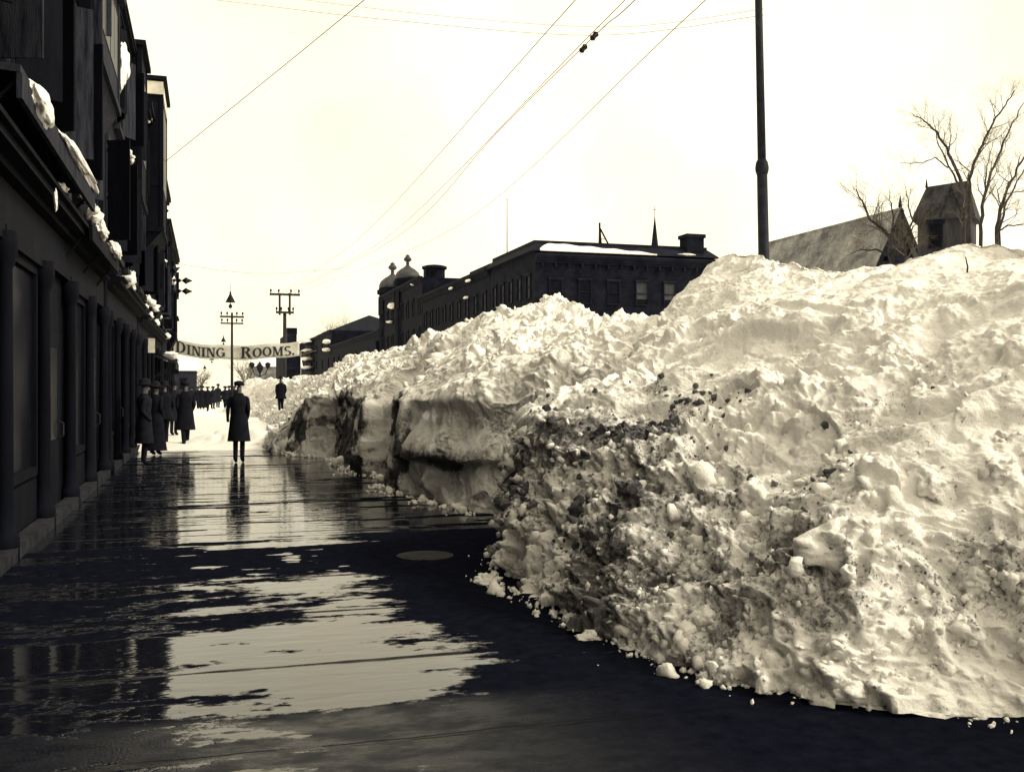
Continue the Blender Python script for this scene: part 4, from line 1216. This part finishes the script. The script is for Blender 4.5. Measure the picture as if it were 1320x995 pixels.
# domed building
db, d0, d1 = row_block('dark building with two onion-domed corner turrets and a round roof lantern', 544.5, 492, 15.6, wins=8, floors=(3.0, 7.0, 11.0), h=2.2)
def turret(px, t_, R, zb, zdome, ztop):
    c = W(px, 500, t_)
    a = MB(); a.lathe((c.x, c.y, 0), [(R * 1.02, 0), (R * 1.02, zb - 1.0), (R * 1.18, zb - .9), (R * 1.18, zb - .3), (R * 1.05, zb - .25), (R * 1.05, zb)], 14)
    tu = a.build('turret', M['far_brick'], db)
    hd = zdome - zb
    e = MB(); e.lathe((c.x, c.y, zb), [(R * 1.04, 0), (R * 1.02, hd * .22), (R * .88, hd * .45), (R * .60, hd * .66), (R * .32, hd * .80), (R * .16, hd * .92), (R * .12, hd * 1.0)], 18); e.build('dome', M['dome'], tu, True)
    hf = ztop - zdome
    f_ = MB(); f_.lathe((c.x, c.y, zdome), [(R * .12, 0), (R * .16, hf * .12), (R * .10, hf * .2), (R * .34, hf * .42), (R * .30, hf * .62), (R * .16, hf * .75), (R * .20, hf * .82), (R * .03, hf)], 12); f_.build('finial', M['dome'], tu, True)
    for k in range(3):
        ang = PI + (k - .5) * .9
        wz = MB(); wz.obox((c.x + R * 1.03 * math.cos(ang), c.y + R * 1.03 * math.sin(ang), zb - 4.2), (-math.sin(ang), math.cos(ang), 0), UZ, (math.cos(ang), math.sin(ang), 0), (-.45, 0, -.1), (.45, 2.6, .06)); wz.build('pane', M['glass'], tu)
T1, T2 = 157, 143
zz = lambda y, t: EYE + (500 - y) / F * t
turret(506, T1, 2.05, zz(372, T1), zz(352, T1), zz(338, T1))
turret(525.5, T2, 1.75, zz(360, T2), zz(341, T2), zz(328, T2))
c = W(560, 500, 136); z0, z1 = zz(362, 136), zz(344, 136)
a = MB(); a.lathe((c.x, c.y, 15.0), [(1.45, 0), (1.45, z1 - 15.4)], 12); ln = a.build('roof_lantern', M['far_brick'], db)
a = MB(); a.lathe((c.x, c.y, z1 - .4), [(1.5, 0), (1.72, .1), (1.72, .4), (1.2, .55), (.1, .7)], 12); a.build('cap', M['far_trim'], ln)
for k in range(4):
    ang = PI * .75 + k * .55
    wz = MB(); wz.obox((c.x + 1.42 * math.cos(ang), c.y + 1.42 * math.sin(ang), z0 + .3), (-math.sin(ang), math.cos(ang), 0), UZ, (math.cos(ang), math.sin(ang), 0), (-.25, 0, -.1), (.25, 1.1, .05)); wz.build('pane', M['glass'], ln)
c2 = W(600, 500, 122)
for (px, py, t_, sz, lab) in ((537, 367, 136, (.9, .5, .22), 'snow on the domed building roof by the round lantern'), (507, 395, 150, (.7, 1.6, .5), 'large bulge of snow on a balcony of the left domed turret'), (502, 415, 151, (.5, .9, .2), 'thin snow ledge under the balcony bulge'), (519, 424, 146, (.5, 1.5, .25), 'snow on the awning at the foot of the domed building')):
    c = W(px, py, t_ - 3.2)
    tag(blob('roof_snow_heap', c, sz, M['snow_clean'], 730 + px, .25, 3), lab, 'snow', 'snow on the far roofs')
# low blocks on down the street
lb, l0, l1 = row_block('low dark block running on left of the domed building', 491.8, 428, 10.6, wins=8, floors=(2.4, 6.2))
a = MB(); a.box((RX - .6, l0 + 2, 0), (RX - .01, l0 + 8, 9.0)); a.build('bay_window', M['far_brick'], lb)
lb2, l2, l3 = row_block('farthest dark block at the end of the right-hand row, with snowy balconies', 427.8, 388, 14.2, wins=6, floors=(2.4, 6.2, 10), depth=20)
r = MB(); r.add([(RX - .3, l2, 14.2), (RX - .3, l3, 14.2), (RX + 20, l3, 14.2), (RX + 20, l2, 14.2), (RX + 10, l2 + 12, 18.5), (RX + 10, l3 - 12, 18.5)], [(0, 3, 2, 1), (0, 4, 5, 1) [::-1], (2, 5, 4, 3)[::-1], (0, 3, 4), (1, 5, 2)]); r.build('roof', M['far_trim'], lb2)
for k in range(5):
    c = W(396.5, 440.5 + 11 * k, 262); z = c.z
    q = MB(); q.box((RX - 2.2, c.y - 6, z - .9), (RX - .005, c.y + 6, z - .7)); bl = q.build('balcony', M['far_trim'], lb2)
    tag(blob('roof_snow_heap', Vector((RX - 1.6, c.y - 3.5, z - .15)), (1.6, 2.6, .5), M['snow_clean'], 780 + k, .12, 3), 'bar of snow on a balcony front, %s of the stack of five' % ('topmost', 'second from the top', 'third', 'fourth', 'lowest')[k], 'snow', 'snow bars on the stacked balconies')
for px, py, t_, sx in ((419, 440, 222, 1.2), (416, 451, 224, 1.2)):
    c = W(px, py, t_); c.x = RX - .8
    tag(blob('roof_snow_heap', c, (1.0, 3.4, .5 if py < 445 else .35), M['snow_clean'], 790 + py, .2, 3), 'snow on the upper ledge right of the stacked balconies' if py < 445 else 'snow on the lower ledge right of the stacked balconies', 'snow', 'snow on the far roofs')

# small dark sheds at the far corner, behind the banner's right end
hb = W(377, 500, 112)
hs = thing('corner_shop', 'small dark shop with a stepped roof behind the right end of the banner', 'building', (hb.x, hb.y, 0))
hw = 10.5 / F * 112
q = MB(); q.box((hb.x - hw, hb.y, -.2), (hb.x + hw, hb.y + 14, zz(450, 112))); q.build('wall', M['far_brick'], hs)
q = MB(); q.box((hb.x - hw - .4, hb.y - .4, zz(450, 112) + .003), (hb.x + hw + .4, hb.y + 14.4, zz(443, 112))); q.box((hb.x - hw * .6, hb.y - .2, zz(443, 112) + .003), (hb.x + hw * .5, hb.y + 12, zz(430, 112))); q.build('roof', M['far_trim'], hs)
q = MB(); q.box((hb.x - .5, hb.y + 1, zz(430, 112) + .003), (hb.x + .6, hb.y + 2.2, zz(422, 112))); q.build('chimney', M['far_brick'], hs)
window(hs, (hb.x - .7, hb.y, 2.0), Vector((1, 0, 0)), US, 1.1, 1.7, M['far_trim'], M['glass'], depth=.1)
# pale house end down the street, and the one beyond
for (px, t_, w_, h_, lab) in ((356, 190, 9, 5.6, 'small pale house far down the street past the lamp post'), (226, 175, 7, 4.6, 'low grey house far down the street beyond the shops')):
    c = W(px, 500, t_)
    hh = thing('house', lab, 'house', (c.x, c.y, 0), 'far houses')
    q = MB(); q.box((c.x - w_/2, c.y, -.2), (c.x + w_/2, c.y + 9, h_)); q.build('wall', M['slate'] if px > 300 else M['wood_grey'], hh)
    q = MB(); q.add([(c.x - w_/2 - .4, c.y - .4, h_), (c.x + w_/2 + .4, c.y - .4, h_), (c.x + w_/2 + .4, c.y + 9.4, h_), (c.x - w_/2 - .4, c.y + 9.4, h_), (c.x - w_/2 - .4, c.y + 4.5, h_ + 2.4), (c.x + w_/2 + .4, c.y + 4.5, h_ + 2.4)], [(0, 3, 2, 1), (0, 1, 5, 4), (2, 3, 4, 5), (1, 2, 5), (3, 0, 4)]); q.build('roof', M['snow_clean'], hh)
    for dx in (-w_ * .28, w_ * .1):
        window(hh, (c.x + dx, c.y, 1.4), Vector((1, 0, 0)), US, 1.2, 1.8, M['far_trim'], M['glass'], depth=.1)

# ------------------------------------------------------------------ chapel and belfry at the right
A = W(1155, 269, 55)
HW, DR = 3.7, 7.3
ch = thing('chapel', 'steep slate-roofed chapel with a pointed gable, behind the snow at the right', 'chapel', (A.x, A.y, 0))
yE = A.y + 13.5
ze = A.z - DR
q = MB()
q.add([(A.x - HW + .3, A.y, -.2), (A.x + HW - .3, A.y, -.2), (A.x + HW - .3, A.y, ze + .1), (A.x, A.y, A.z - .35), (A.x - HW + .3, A.y, ze + .1),
       (A.x - HW + .3, yE, -.2), (A.x + HW - .3, yE, -.2), (A.x + HW - .3, yE, ze + .1), (A.x, yE, A.z - .35), (A.x - HW + .3, yE, ze + .1)],
      [(0, 1, 2, 3, 4), (9, 8, 7, 6, 5), (0, 5, 6, 1), (1, 6, 7, 2), (4, 9, 5, 0)])
q.build('wall', M['belfry_wood'], ch)
r = MB()
for s in (-1, 1):
    v = [(A.x, A.y - .45, A.z), (A.x + s * HW, A.y - .45, ze), (A.x + s * HW, yE + .3, ze), (A.x, yE + .3, A.z)]
    n_ = Vector((-s * DR, 0, -HW)).normalized() * .18
    v2 = [Vector(p) + n_ for p in v]
    r.add(v + v2, [(0, 1, 2, 3), (7, 6, 5, 4), (0, 4, 5, 1), (1, 5, 6, 2), (2, 6, 7, 3), (3, 7, 4, 0)])
ro = r.build('roof', M['slate'], ch)
q = MB(); q.lathe((A.x, A.y - .35, A.z - .1), [(.08, 0), (.10, .2), (.02, .75)], 6); q.build('finial', M['far_trim'], ro)
q = MB()
for s in (-1, 1):
    d_ = Vector((s * HW, 0, -DR)); o_ = Vector((A.x, A.y - .46, A.z + .02)); L_ = d_.length; d_.normalize(); nn = Vector((s * DR, 0, HW)).normalized()
    q.obox(o_, d_, nn, US, (.12, -.24, .0), (L_, -.03, .05))
q.build('bargeboard', M['far_trim'], ch)
q = MB(); q.box((A.x - .8, A.y - .36, A.z - 2.9), (A.x + .8, A.y - .02, A.z - 2.65)); q.build('gable_beam', M['far_trim'], ch)
q = MB(); q.box((A.x - .35, A.y - .06, A.z - 4.6), (A.x + .35, A.y + .02, A.z - 3.2)); q.build('louvre', M['far_trim'], ch)

B = W(1221, 500, 48)
bt = thing('belfry', 'square boarded belfry tower with a steep ridged roof, right of the chapel', 'belfry', (B.x, B.y, 0))
ROT = Matrix.Rotation(math.radians(-48), 3, 'Z')
def bp(x, y, z): return Vector((B.x, B.y, 0)) + ROT @ Vector((x, y, 0)) + Vector((0, 0, z))
zEv, zR = zz(284, 48), zz(237, 48)
hw = 1.14
q = MB(); q.add([bp(-hw, -hw, -.2), bp(hw, -hw, -.2), bp(hw, hw, -.2), bp(-hw, hw, -.2), bp(-hw, -hw, zEv), bp(hw, -hw, zEv), bp(hw, hw, zEv), bp(-hw, hw, zEv)],
      [(0, 3, 2, 1), (4, 5, 6, 7), (0, 1, 5, 4), (1, 2, 6, 5), (2, 3, 7, 6), (3, 0, 4, 7)])
q.build('wall', M['belfry_wood'], bt)
e_ = hw + .22; rr = .92
q = MB(); q.add([bp(-e_, -e_, zEv), bp(e_, -e_, zEv), bp(e_, e_, zEv), bp(-e_, e_, zEv), bp(-rr, 0, zR - .06), bp(rr, 0, zR + .05),
                 bp(-e_, -e_, zEv - .12), bp(e_, -e_, zEv - .12), bp(e_, e_, zEv - .12), bp(-e_, e_, zEv - .12)],
      [(0, 1, 5, 4), (2, 3, 4, 5), (1, 2, 5), (3, 0, 4), (6, 9, 8, 7), (0, 6, 7, 1), (1, 7, 8, 2), (2, 8, 9, 3), (3, 9, 6, 0)])
br = q.build('roof', M['belfry_wood'], bt)
# steep gablet on the front slope
gx0 = .38
q = MB(); q.add([bp(gx0 - .5, -e_ - .03, zEv - .05), bp(gx0 + .5, -e_ - .03, zEv - .05), bp(gx0, -e_ - .03, zR - .35), bp(gx0, -.1, zR - .35), bp(gx0 - .5, -.5, zEv), bp(gx0 + .5, -.5, zEv)],
      [(0, 1, 2), (0, 2, 3, 4), (1, 5, 3, 2), (0, 4, 5, 1), (4, 3, 5)])
q.build('gablet', M['belfry_wood'], br)
q = MB()
for s in (-1, 1):
    a_, b_ = bp(gx0 + s * .5, -e_ - .05, zEv - .05), bp(gx0, -e_ - .05, zR - .33); q.tube([a_, b_], .055, 5)
q.build('trim', M['stone'], br)
q = MB(); q.lathe(bp(-rr, 0, zR - .1), [(.07, 0), (.02, .4)], 6); q.lathe(bp(rr, 0, zR), [(.07, 0), (.02, .45)], 6); q.build('finial', M['far_trim'], br)
for (x, y, u_, n_) in ((-.65, -hw, ROT @ Vector((1, 0, 0)), ROT @ US), (-hw, .35, ROT @ Vector((0, -1, 0)), ROT @ UM)):
    window(bt, bp(x, y, zEv - 1.45), u_, n_, .62, 1.15, M['far_trim'], M['glass'], depth=.07, name='louvre_window')

# ------------------------------------------------------------------ bare trees
def twigs(mb, p, d, L_, r, depth, rnd, spread=.55, n=6):
    """a limb that forks until it is twigs"""
    pts = [p]; rad = [r]; q = p.copy(); dd = d.copy()
    k = 4
    for i in range(k):
        dd = (dd + Vector((rnd.gauss(0, .13), rnd.gauss(0, .13), rnd.gauss(.04, .10)))).normalized()
        q = q + dd * (L_ / k); pts.append(q); rad.append(r * (1 - .45 * (i + 1) / k))
        if depth > 0 and i >= 1 and rnd.random() < .75:
            a = (dd + Vector((rnd.gauss(0, spread), rnd.gauss(0, spread), rnd.gauss(.05, spread * .8)))).normalized()
            twigs(mb, q, a, L_ * rnd.uniform(.5, .75), rad[-1] * .62, depth - 1, rnd, spread, n)
    mb.tube(pts, rad, 5 if r > .02 else 3, cap=False)
    if depth > 0:
        for _ in range(2):
            a = (dd + Vector((rnd.gauss(0, spread), rnd.gauss(0, spread), rnd.gauss(.1, spread)))).normalized()
            twigs(mb, q, a, L_ * rnd.uniform(.55, .8), rad[-1] * .75, depth - 1, rnd, spread, n)

def limb_tree(label, base, limbs, seed, mtr, mtw, group, tr=.14, depth=2, twl=.9, thin=1.0):
    """limbs: polylines of world points with a base radius; side branches grow off each"""
    rnd = random.Random(seed)
    th = thing('bare_tree', label, 'tree', base, group)
    t = MB(); c = MB()
    for pts, r in limbs:
        P = [Vector(p) for p in pts]
        out = []
        for i in range(len(P) - 1):
            for k in range(4): out.append(P[i].lerp(P[i + 1], k / 4) + Vector((rnd.gauss(0, .025), rnd.gauss(0, .025), rnd.gauss(0, .02))))
        out.append(P[-1])
        nn = len(out)
        rad = [max(.010, r * (1 - .82 * i / (nn - 1))) for i in range(nn)]
        t.tube(out, rad, 7, cap=False)
        for i in range(int(nn * .30), nn):
            if True:
                d = (out[i] - out[i - 1]).normalized()
                a = (d * .7 + Vector((rnd.gauss(0, .55), rnd.gauss(0, .55), rnd.gauss(.15, .4)))).normalized()
                twigs(c, out[i], a, twl * rnd.uniform(.5, 1.2), max(.0085, rad[i] * .45) * thin, depth, rnd)
    t.build('trunk', mtr, th, True); c.build('crown', mtw, th)
    return th
def wob(t, a): return t + a
t0 = 43
bA = W(1236, 500, t0); bA.z = 0
limb_tree('bare tree in front of the belfry, its limbs reaching left above the roof', bA, [
    ([bA, W(1243, 300, t0), W(1240, 236, t0)], .13),
    ([W(1240, 240, t0), W(1224, 198, t0), W(1207, 170, t0 - .6), W(1191, 156, t0 - 1), W(1176, 147, t0 - 1.2)], .075),
    ([W(1238, 240, t0), W(1222, 214, t0 + .5), W(1208, 180, t0 + 1), W(1203, 150, t0 + 1.3)], .05),
    ([W(1222, 216, t0), W(1205, 204, t0 - .5), W(1185, 211, t0 - 1), W(1162, 210, t0 - 1.2)], .032),
    ([W(1222, 196, t0), W(1226, 175, t0 + 1), W(1224, 160, t0 + 1.5)], .03)], 31, M['bark'], M['twig'], 'bare trees by the chapel', depth=3, twl=.62)
t0 = 39
bB = W(1262, 500, t0); bB.z = 0
limb_tree('tall bare tree of upright stems between the belfry and the right edge', bB, [
    ([bB, W(1250, 300, t0), W(1249, 240, t0), W(1257, 208, t0), W(1269, 180, t0), W(1284, 152, t0), W(1300, 130, t0), W(1307, 118, t0)], .085),
    ([bB, W(1264, 300, t0 - .5), W(1268, 255, t0 - .5), W(1278, 222, t0), W(1290, 192, t0 + .5), W(1306, 158, t0 + 1), W(1322, 130, t0 + 1.4)], .085),
    ([W(1268, 255, t0 - .5), W(1272, 215, t0 - 1), W(1280, 185, t0 - 1.4)], .035)], 33, M['bark'], M['twig'], 'bare trees by the chapel', depth=3, twl=.62)
t0 = 35
bC = W(1300, 500, t0); bC.z = 0
limb_tree('bare tree at the right edge, its low branches sweeping outward', bC, [
    ([bC, W(1284, 302, t0), W(1290, 268, t0), W(1302, 235, t0), W(1322, 200, t0), W(1345, 165, t0)], .085),
    ([bC, W(1288, 296, t0), W(1300, 258, t0 + .6), W(1316, 225, t0 + 1), W(1340, 190, t0 + 1.5)], .06),
    ([W(1284, 300, t0), W(1300, 291, t0 - .7), W(1325, 289, t0 - 1), W(1350, 292, t0 - 1.2)], .035),
    ([W(1290, 270, t0), W(1287, 245, t0 - .6), W(1302, 222, t0 - 1)], .028)], 35, M['bark'], M['twig'], 'bare trees by the chapel', depth=3, twl=.6)
t0 = 50
bD = W(1148, 500, t0); bD.z = 0
limb_tree('small bare tree against the chapel gable, forking low', bD, [
    ([bD, W(1150, 336, t0), W(1147, 305, t0), W(1136, 293, t0), W(1122, 284, t0 - .6), W(1112, 262, t0 - 1), W(1103, 244, t0 - 1)], .14),
    ([W(1147, 308, t0), W(1152, 285, t0 - .5), W(1148, 262, t0 - .8), W(1146, 244, t0 - 1)], .06),
    ([W(1150, 330, t0), W(1128, 322, t0 - .5), W(1110, 322, t0 - .8), W(1092, 330, t0 - 1)], .06)], 37, M['bark'], M['twig'], 'bare trees by the chapel', depth=3, twl=.75)
t0 = 47
bE = W(1166, 500, t0); bE.z = 0
limb_tree('small bare tree right of the chapel gable, leaning toward the belfry', bE, [
    ([bE, W(1167, 336, t0), W(1168, 308, t0), W(1160, 290, t0)], .10),
    ([W(1168, 310, t0), W(1176, 284, t0), W(1170, 262, t0 - .4), W(1167, 240, t0 - .6)], .06),
    ([W(1168, 306, t0), W(1180, 290, t0 - .4), W(1192, 280, t0 - .8)], .04),
    ([W(1167, 325, t0), W(1178, 308, t0), W(1190, 303, t0 - .5)], .045)], 39, M['bark'], M['twig'], 'bare trees by the chapel', depth=3, twl=.65)
# far trees at the street's end
def far_tree(label, px, t_, ytop, w_, seed, m='far_twig', nl=9):
    b = W(px, 500, t_); b.z = 0
    top = W(px, ytop, t_).z
    rnd = random.Random(seed)
    limbs = [([b, b + Vector((0, 0, top * .38))], .28)]
    for k in range(nl):
        a = rnd.uniform(0, 2 * PI); rr = rnd.uniform(.3, 1) * w_
        s = b + Vector((0, 0, top * rnd.uniform(.22, .38)))
        e = b + Vector((math.cos(a) * rr, math.sin(a) * rr, top * rnd.uniform(.72, 1.0)))
        limbs.append(([s, s.lerp(e, .5) + Vector((0, 0, top * .06)), e], .12))
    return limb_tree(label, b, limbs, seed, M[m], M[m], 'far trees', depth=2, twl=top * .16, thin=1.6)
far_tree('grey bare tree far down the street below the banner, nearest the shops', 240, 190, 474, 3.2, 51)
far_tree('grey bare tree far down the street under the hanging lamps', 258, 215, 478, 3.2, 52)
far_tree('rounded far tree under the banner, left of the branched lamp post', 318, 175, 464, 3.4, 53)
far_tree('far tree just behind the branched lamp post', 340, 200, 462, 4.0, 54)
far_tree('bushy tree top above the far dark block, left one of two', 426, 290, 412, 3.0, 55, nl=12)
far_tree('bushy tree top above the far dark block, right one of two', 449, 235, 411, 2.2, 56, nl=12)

# ------------------------------------------------------------------ people
def skin_mesh(name, verts, edges, radii, root, m, sub=2):
    me = bpy.data.meshes.new(name + '_cage'); me.from_pydata([tuple(v) for v in verts], edges, []); me.update()
    o = bpy.data.objects.new(name + '_cage', me); C.objects.link(o)
    md = o.modifiers.new('s', 'SKIN')
    if not me.skin_vertices: me.attributes
    for i, r in enumerate(radii):
        sv = me.skin_vertices[0].data[i]; sv.radius = r if hasattr(r, '__len__') else (r, r); sv.use_root = (i == root)
    ss = o.modifiers.new('u', 'SUBSURF'); ss.levels = sub; ss.render_levels = sub
    dg = bpy.context.evaluated_depsgraph_get()
    out = bpy.data.meshes.new_from_object(o.evaluated_get(dg))
    bpy.data.objects.remove(o); bpy.data.meshes.remove(me)
    out.name = name
    out.materials.clear(); out.materials.append(m)
    out.polygons.foreach_set('use_smooth', [True] * len(out.polygons))
    return out

def build_person(female=False, stride=.0, arms=0, long_coat=True, seed=0):
    """1.72 m tall, facing -Y, hands pushed into the coat pockets; returns body mesh, coat, hat"""
    hipw, shw = (.095, .165) if female else (.078, .19)
    V = []; E = []; R = []
    def add(p, r, link=None):
        V.append(p); R.append(r)
        if link is not None: E.append((link, len(V) - 1))
        return len(V) - 1
    pel = add((0, 0, .93), (.15, .115)); sp = add((0, -.01, 1.12), (.135, .105), pel); chst = add((0, -.005, 1.30), (.155, .115), sp)
    nb = add((0, .005, 1.43), (.075, .07), chst); nk = add((0, -.01, 1.50), (.058, .06), nb)
    hd = add((0, -.02, 1.585), (.075, .09), nk); cr_ = add((0, -.012, 1.665), (.068, .085), hd)
    no = add((0, -.118, 1.575), (.014, .016), hd)
    for s in (-1, 1):
        sh = add((s * shw, .0, 1.39), (.065, .065), chst)
        if arms == 1 and s == 1:   # one arm held out a little
            el = add((s * (shw + .06), .03, 1.13), (.048, .048), sh); wr = add((s * (shw + .08), -.10, .93), (.034, .034), el); add((s * (shw + .08), -.15, .87), (.032, .04), wr)
        else:
            el = add((s * (shw + .035), .07, 1.13), (.05, .05), sh); wr = add((s * (shw - .0), -.06, .97), (.036, .036), el); add((s * (shw - .03), -.12, .92), (.032, .04), wr)
        hp_ = add((s * hipw, 0, .86), (.095, .10), pel)
        st_ = s * stride
        kn = add((s * hipw * .95, -.02 + st_ * .5, .49), (.062, .066), hp_)
        an = add((s * hipw * .9, .02 + st_, .085), (.05, .055), kn)
        add((s * hipw * .95, -.14 + st_, .03), (.048, .035), an)
    body = skin_mesh('person', V, E, R, pel, M['coat_grey'] if seed % 3 == 1 else M['coat'])
    body.materials.append(M['skin'])
    for pl in body.polygons:
        c = pl.center
        if c.z > 1.485: pl.material_index = 1
    ct = MB()
    hem = .12 if female else (.46 if long_coat else .74)
    fl = 1.55 if female else 1.18
    prof = [(.20 * fl, hem), (.205 * (1 + (fl - 1) * .8), hem + .02), (.185 * (1 + (fl - 1) * .5), hem + (0.98 - hem) * .55), (.18, .98), (.162, 1.12), (.185, 1.30), (.175, 1.385), (.10, 1.45), (.085, 1.49)]
    ct.lathe((0, 0, 0), prof, 20, 1.12 if not female else 1.0, .80)
    ht = MB()
    if female: ht.lathe((0, -.01, 1.64), [(.085, 0), (.21, .03), (.215, .05), (.12, .07), (.11, .15), (.03, .18)], 16)
    elif seed % 2: ht.lathe((0, -.012, 1.645), [(.09, 0), (.145, .012), (.15, .024), (.10, .03), (.10, .10), (.075, .14), (.02, .155)], 16, 1, 1.15)
    else: ht.lathe((0, -.012, 1.655), [(.09, -.01), (.11, .0), (.12, .04), (.105, .08), (.03, .10)], 16, 1, 1.15)
    def tomesh(mb, nm, m, smooth=True):
        me = bpy.data.meshes.new(nm); me.from_pydata([tuple(v) for v in mb.v], [], mb.f); me.update(); me.materials.append(m)
        me.polygons.foreach_set('use_smooth', [True] * len(me.polygons)); return me
    return body, tomesh(ct, 'coat', M['coat_grey'] if seed % 3 == 1 else M['coat']), tomesh(ht, 'hat', M['hat'])
VAR = {'man': build_person(False, .0, 0, True, 1), 'man_walk': build_person(False, .20, 0, True, 2), 'man_arm': build_person(False, .05, 1, True, 4),
       'short': build_person(False, .1, 0, False, 3), 'woman': build_person(True, .0, 0, True, 6)}
def person(label, px, t, kind, rot, z=0.0, s=1.0, group=None, wide=1.0):
    b = W(px, 500, t); b.z = z
    body, coat, hat = VAR[kind]
    o = bpy.data.objects.new('person', body); C.objects.link(o)
    o.location = b; o.rotation_euler = (0, 0, math.radians(rot)); o.scale = (s * wide, s * wide, s)
    tag(o, label, 'person', group)
    for nm, me in (('coat', coat), ('hat', hat)):
        c = bpy.data.objects.new(nm, me); C.objects.link(c); c.parent = o
    ORG[o.name] = b
    return o
person('man in a long dark coat and hat standing in the middle of the wet pavement', 308, 21.6, 'man_arm', 170, 0, 1.0, None, .92)
person('dark-coated walker on the pavement left of the standing man, by the shops', 239, 27.0, 'man_walk', 190, 0.02, 1.0)
G = 'people along the shop fronts'
person('dark figure close against the shop fronts, nearest of those there', 186, 20.8, 'man', 100, 0, 1.0, G)
person('person in a hat just behind the nearest shop-front figure', 200, 24.0, 'woman', 150, 0, .97, G)
person('dark-coated person between the shop-front figures and the lone walker', 212, 27.6, 'short', 200, 0, 1.0, G)
person('person half hidden behind the lone walker at the shops', 224, 33.0, 'man', 30, .05, 1.0, G)
G = 'crowd standing in the snowy street'
lab = ['first of the crowd from the left, beside the lone walker', 'second of the crowd from the left, a little taller', 'third of the crowd from the left, in a wide hat', 'fourth of the crowd from the left',
       'fifth of the crowd from the left, half turned', 'sixth of the crowd from the left', 'seventh of the crowd from the left, in a wide hat', 'eighth of the crowd, partly behind the slim pole', 'last of the crowd on the right, near the standing man']
rndp = random.Random(5)
for k in range(9):
    person(lab[k], 247 + k * 7.0 + rndp.uniform(-1, 1), 70 + rndp.uniform(-6, 12), ('man', 'short', 'woman', 'man_walk', 'man')[k % 5], rndp.choice((0, 30, 160, 200, 185)), .04, rndp.uniform(.92, 1.07), G, rndp.uniform(1.05, 1.35))
h = drop(W(362, 500, 47).x, W(362, 500, 47).y, 'far')
person('man standing high on the far snow bank beside the forked pole', 362, 47, 'short', 185, (h.z - .06) if h else .9, 1.0)
person('small distant walker near the foot of the branched lamp post', 328, 100, 'man_walk', 10, .04, 1.0)
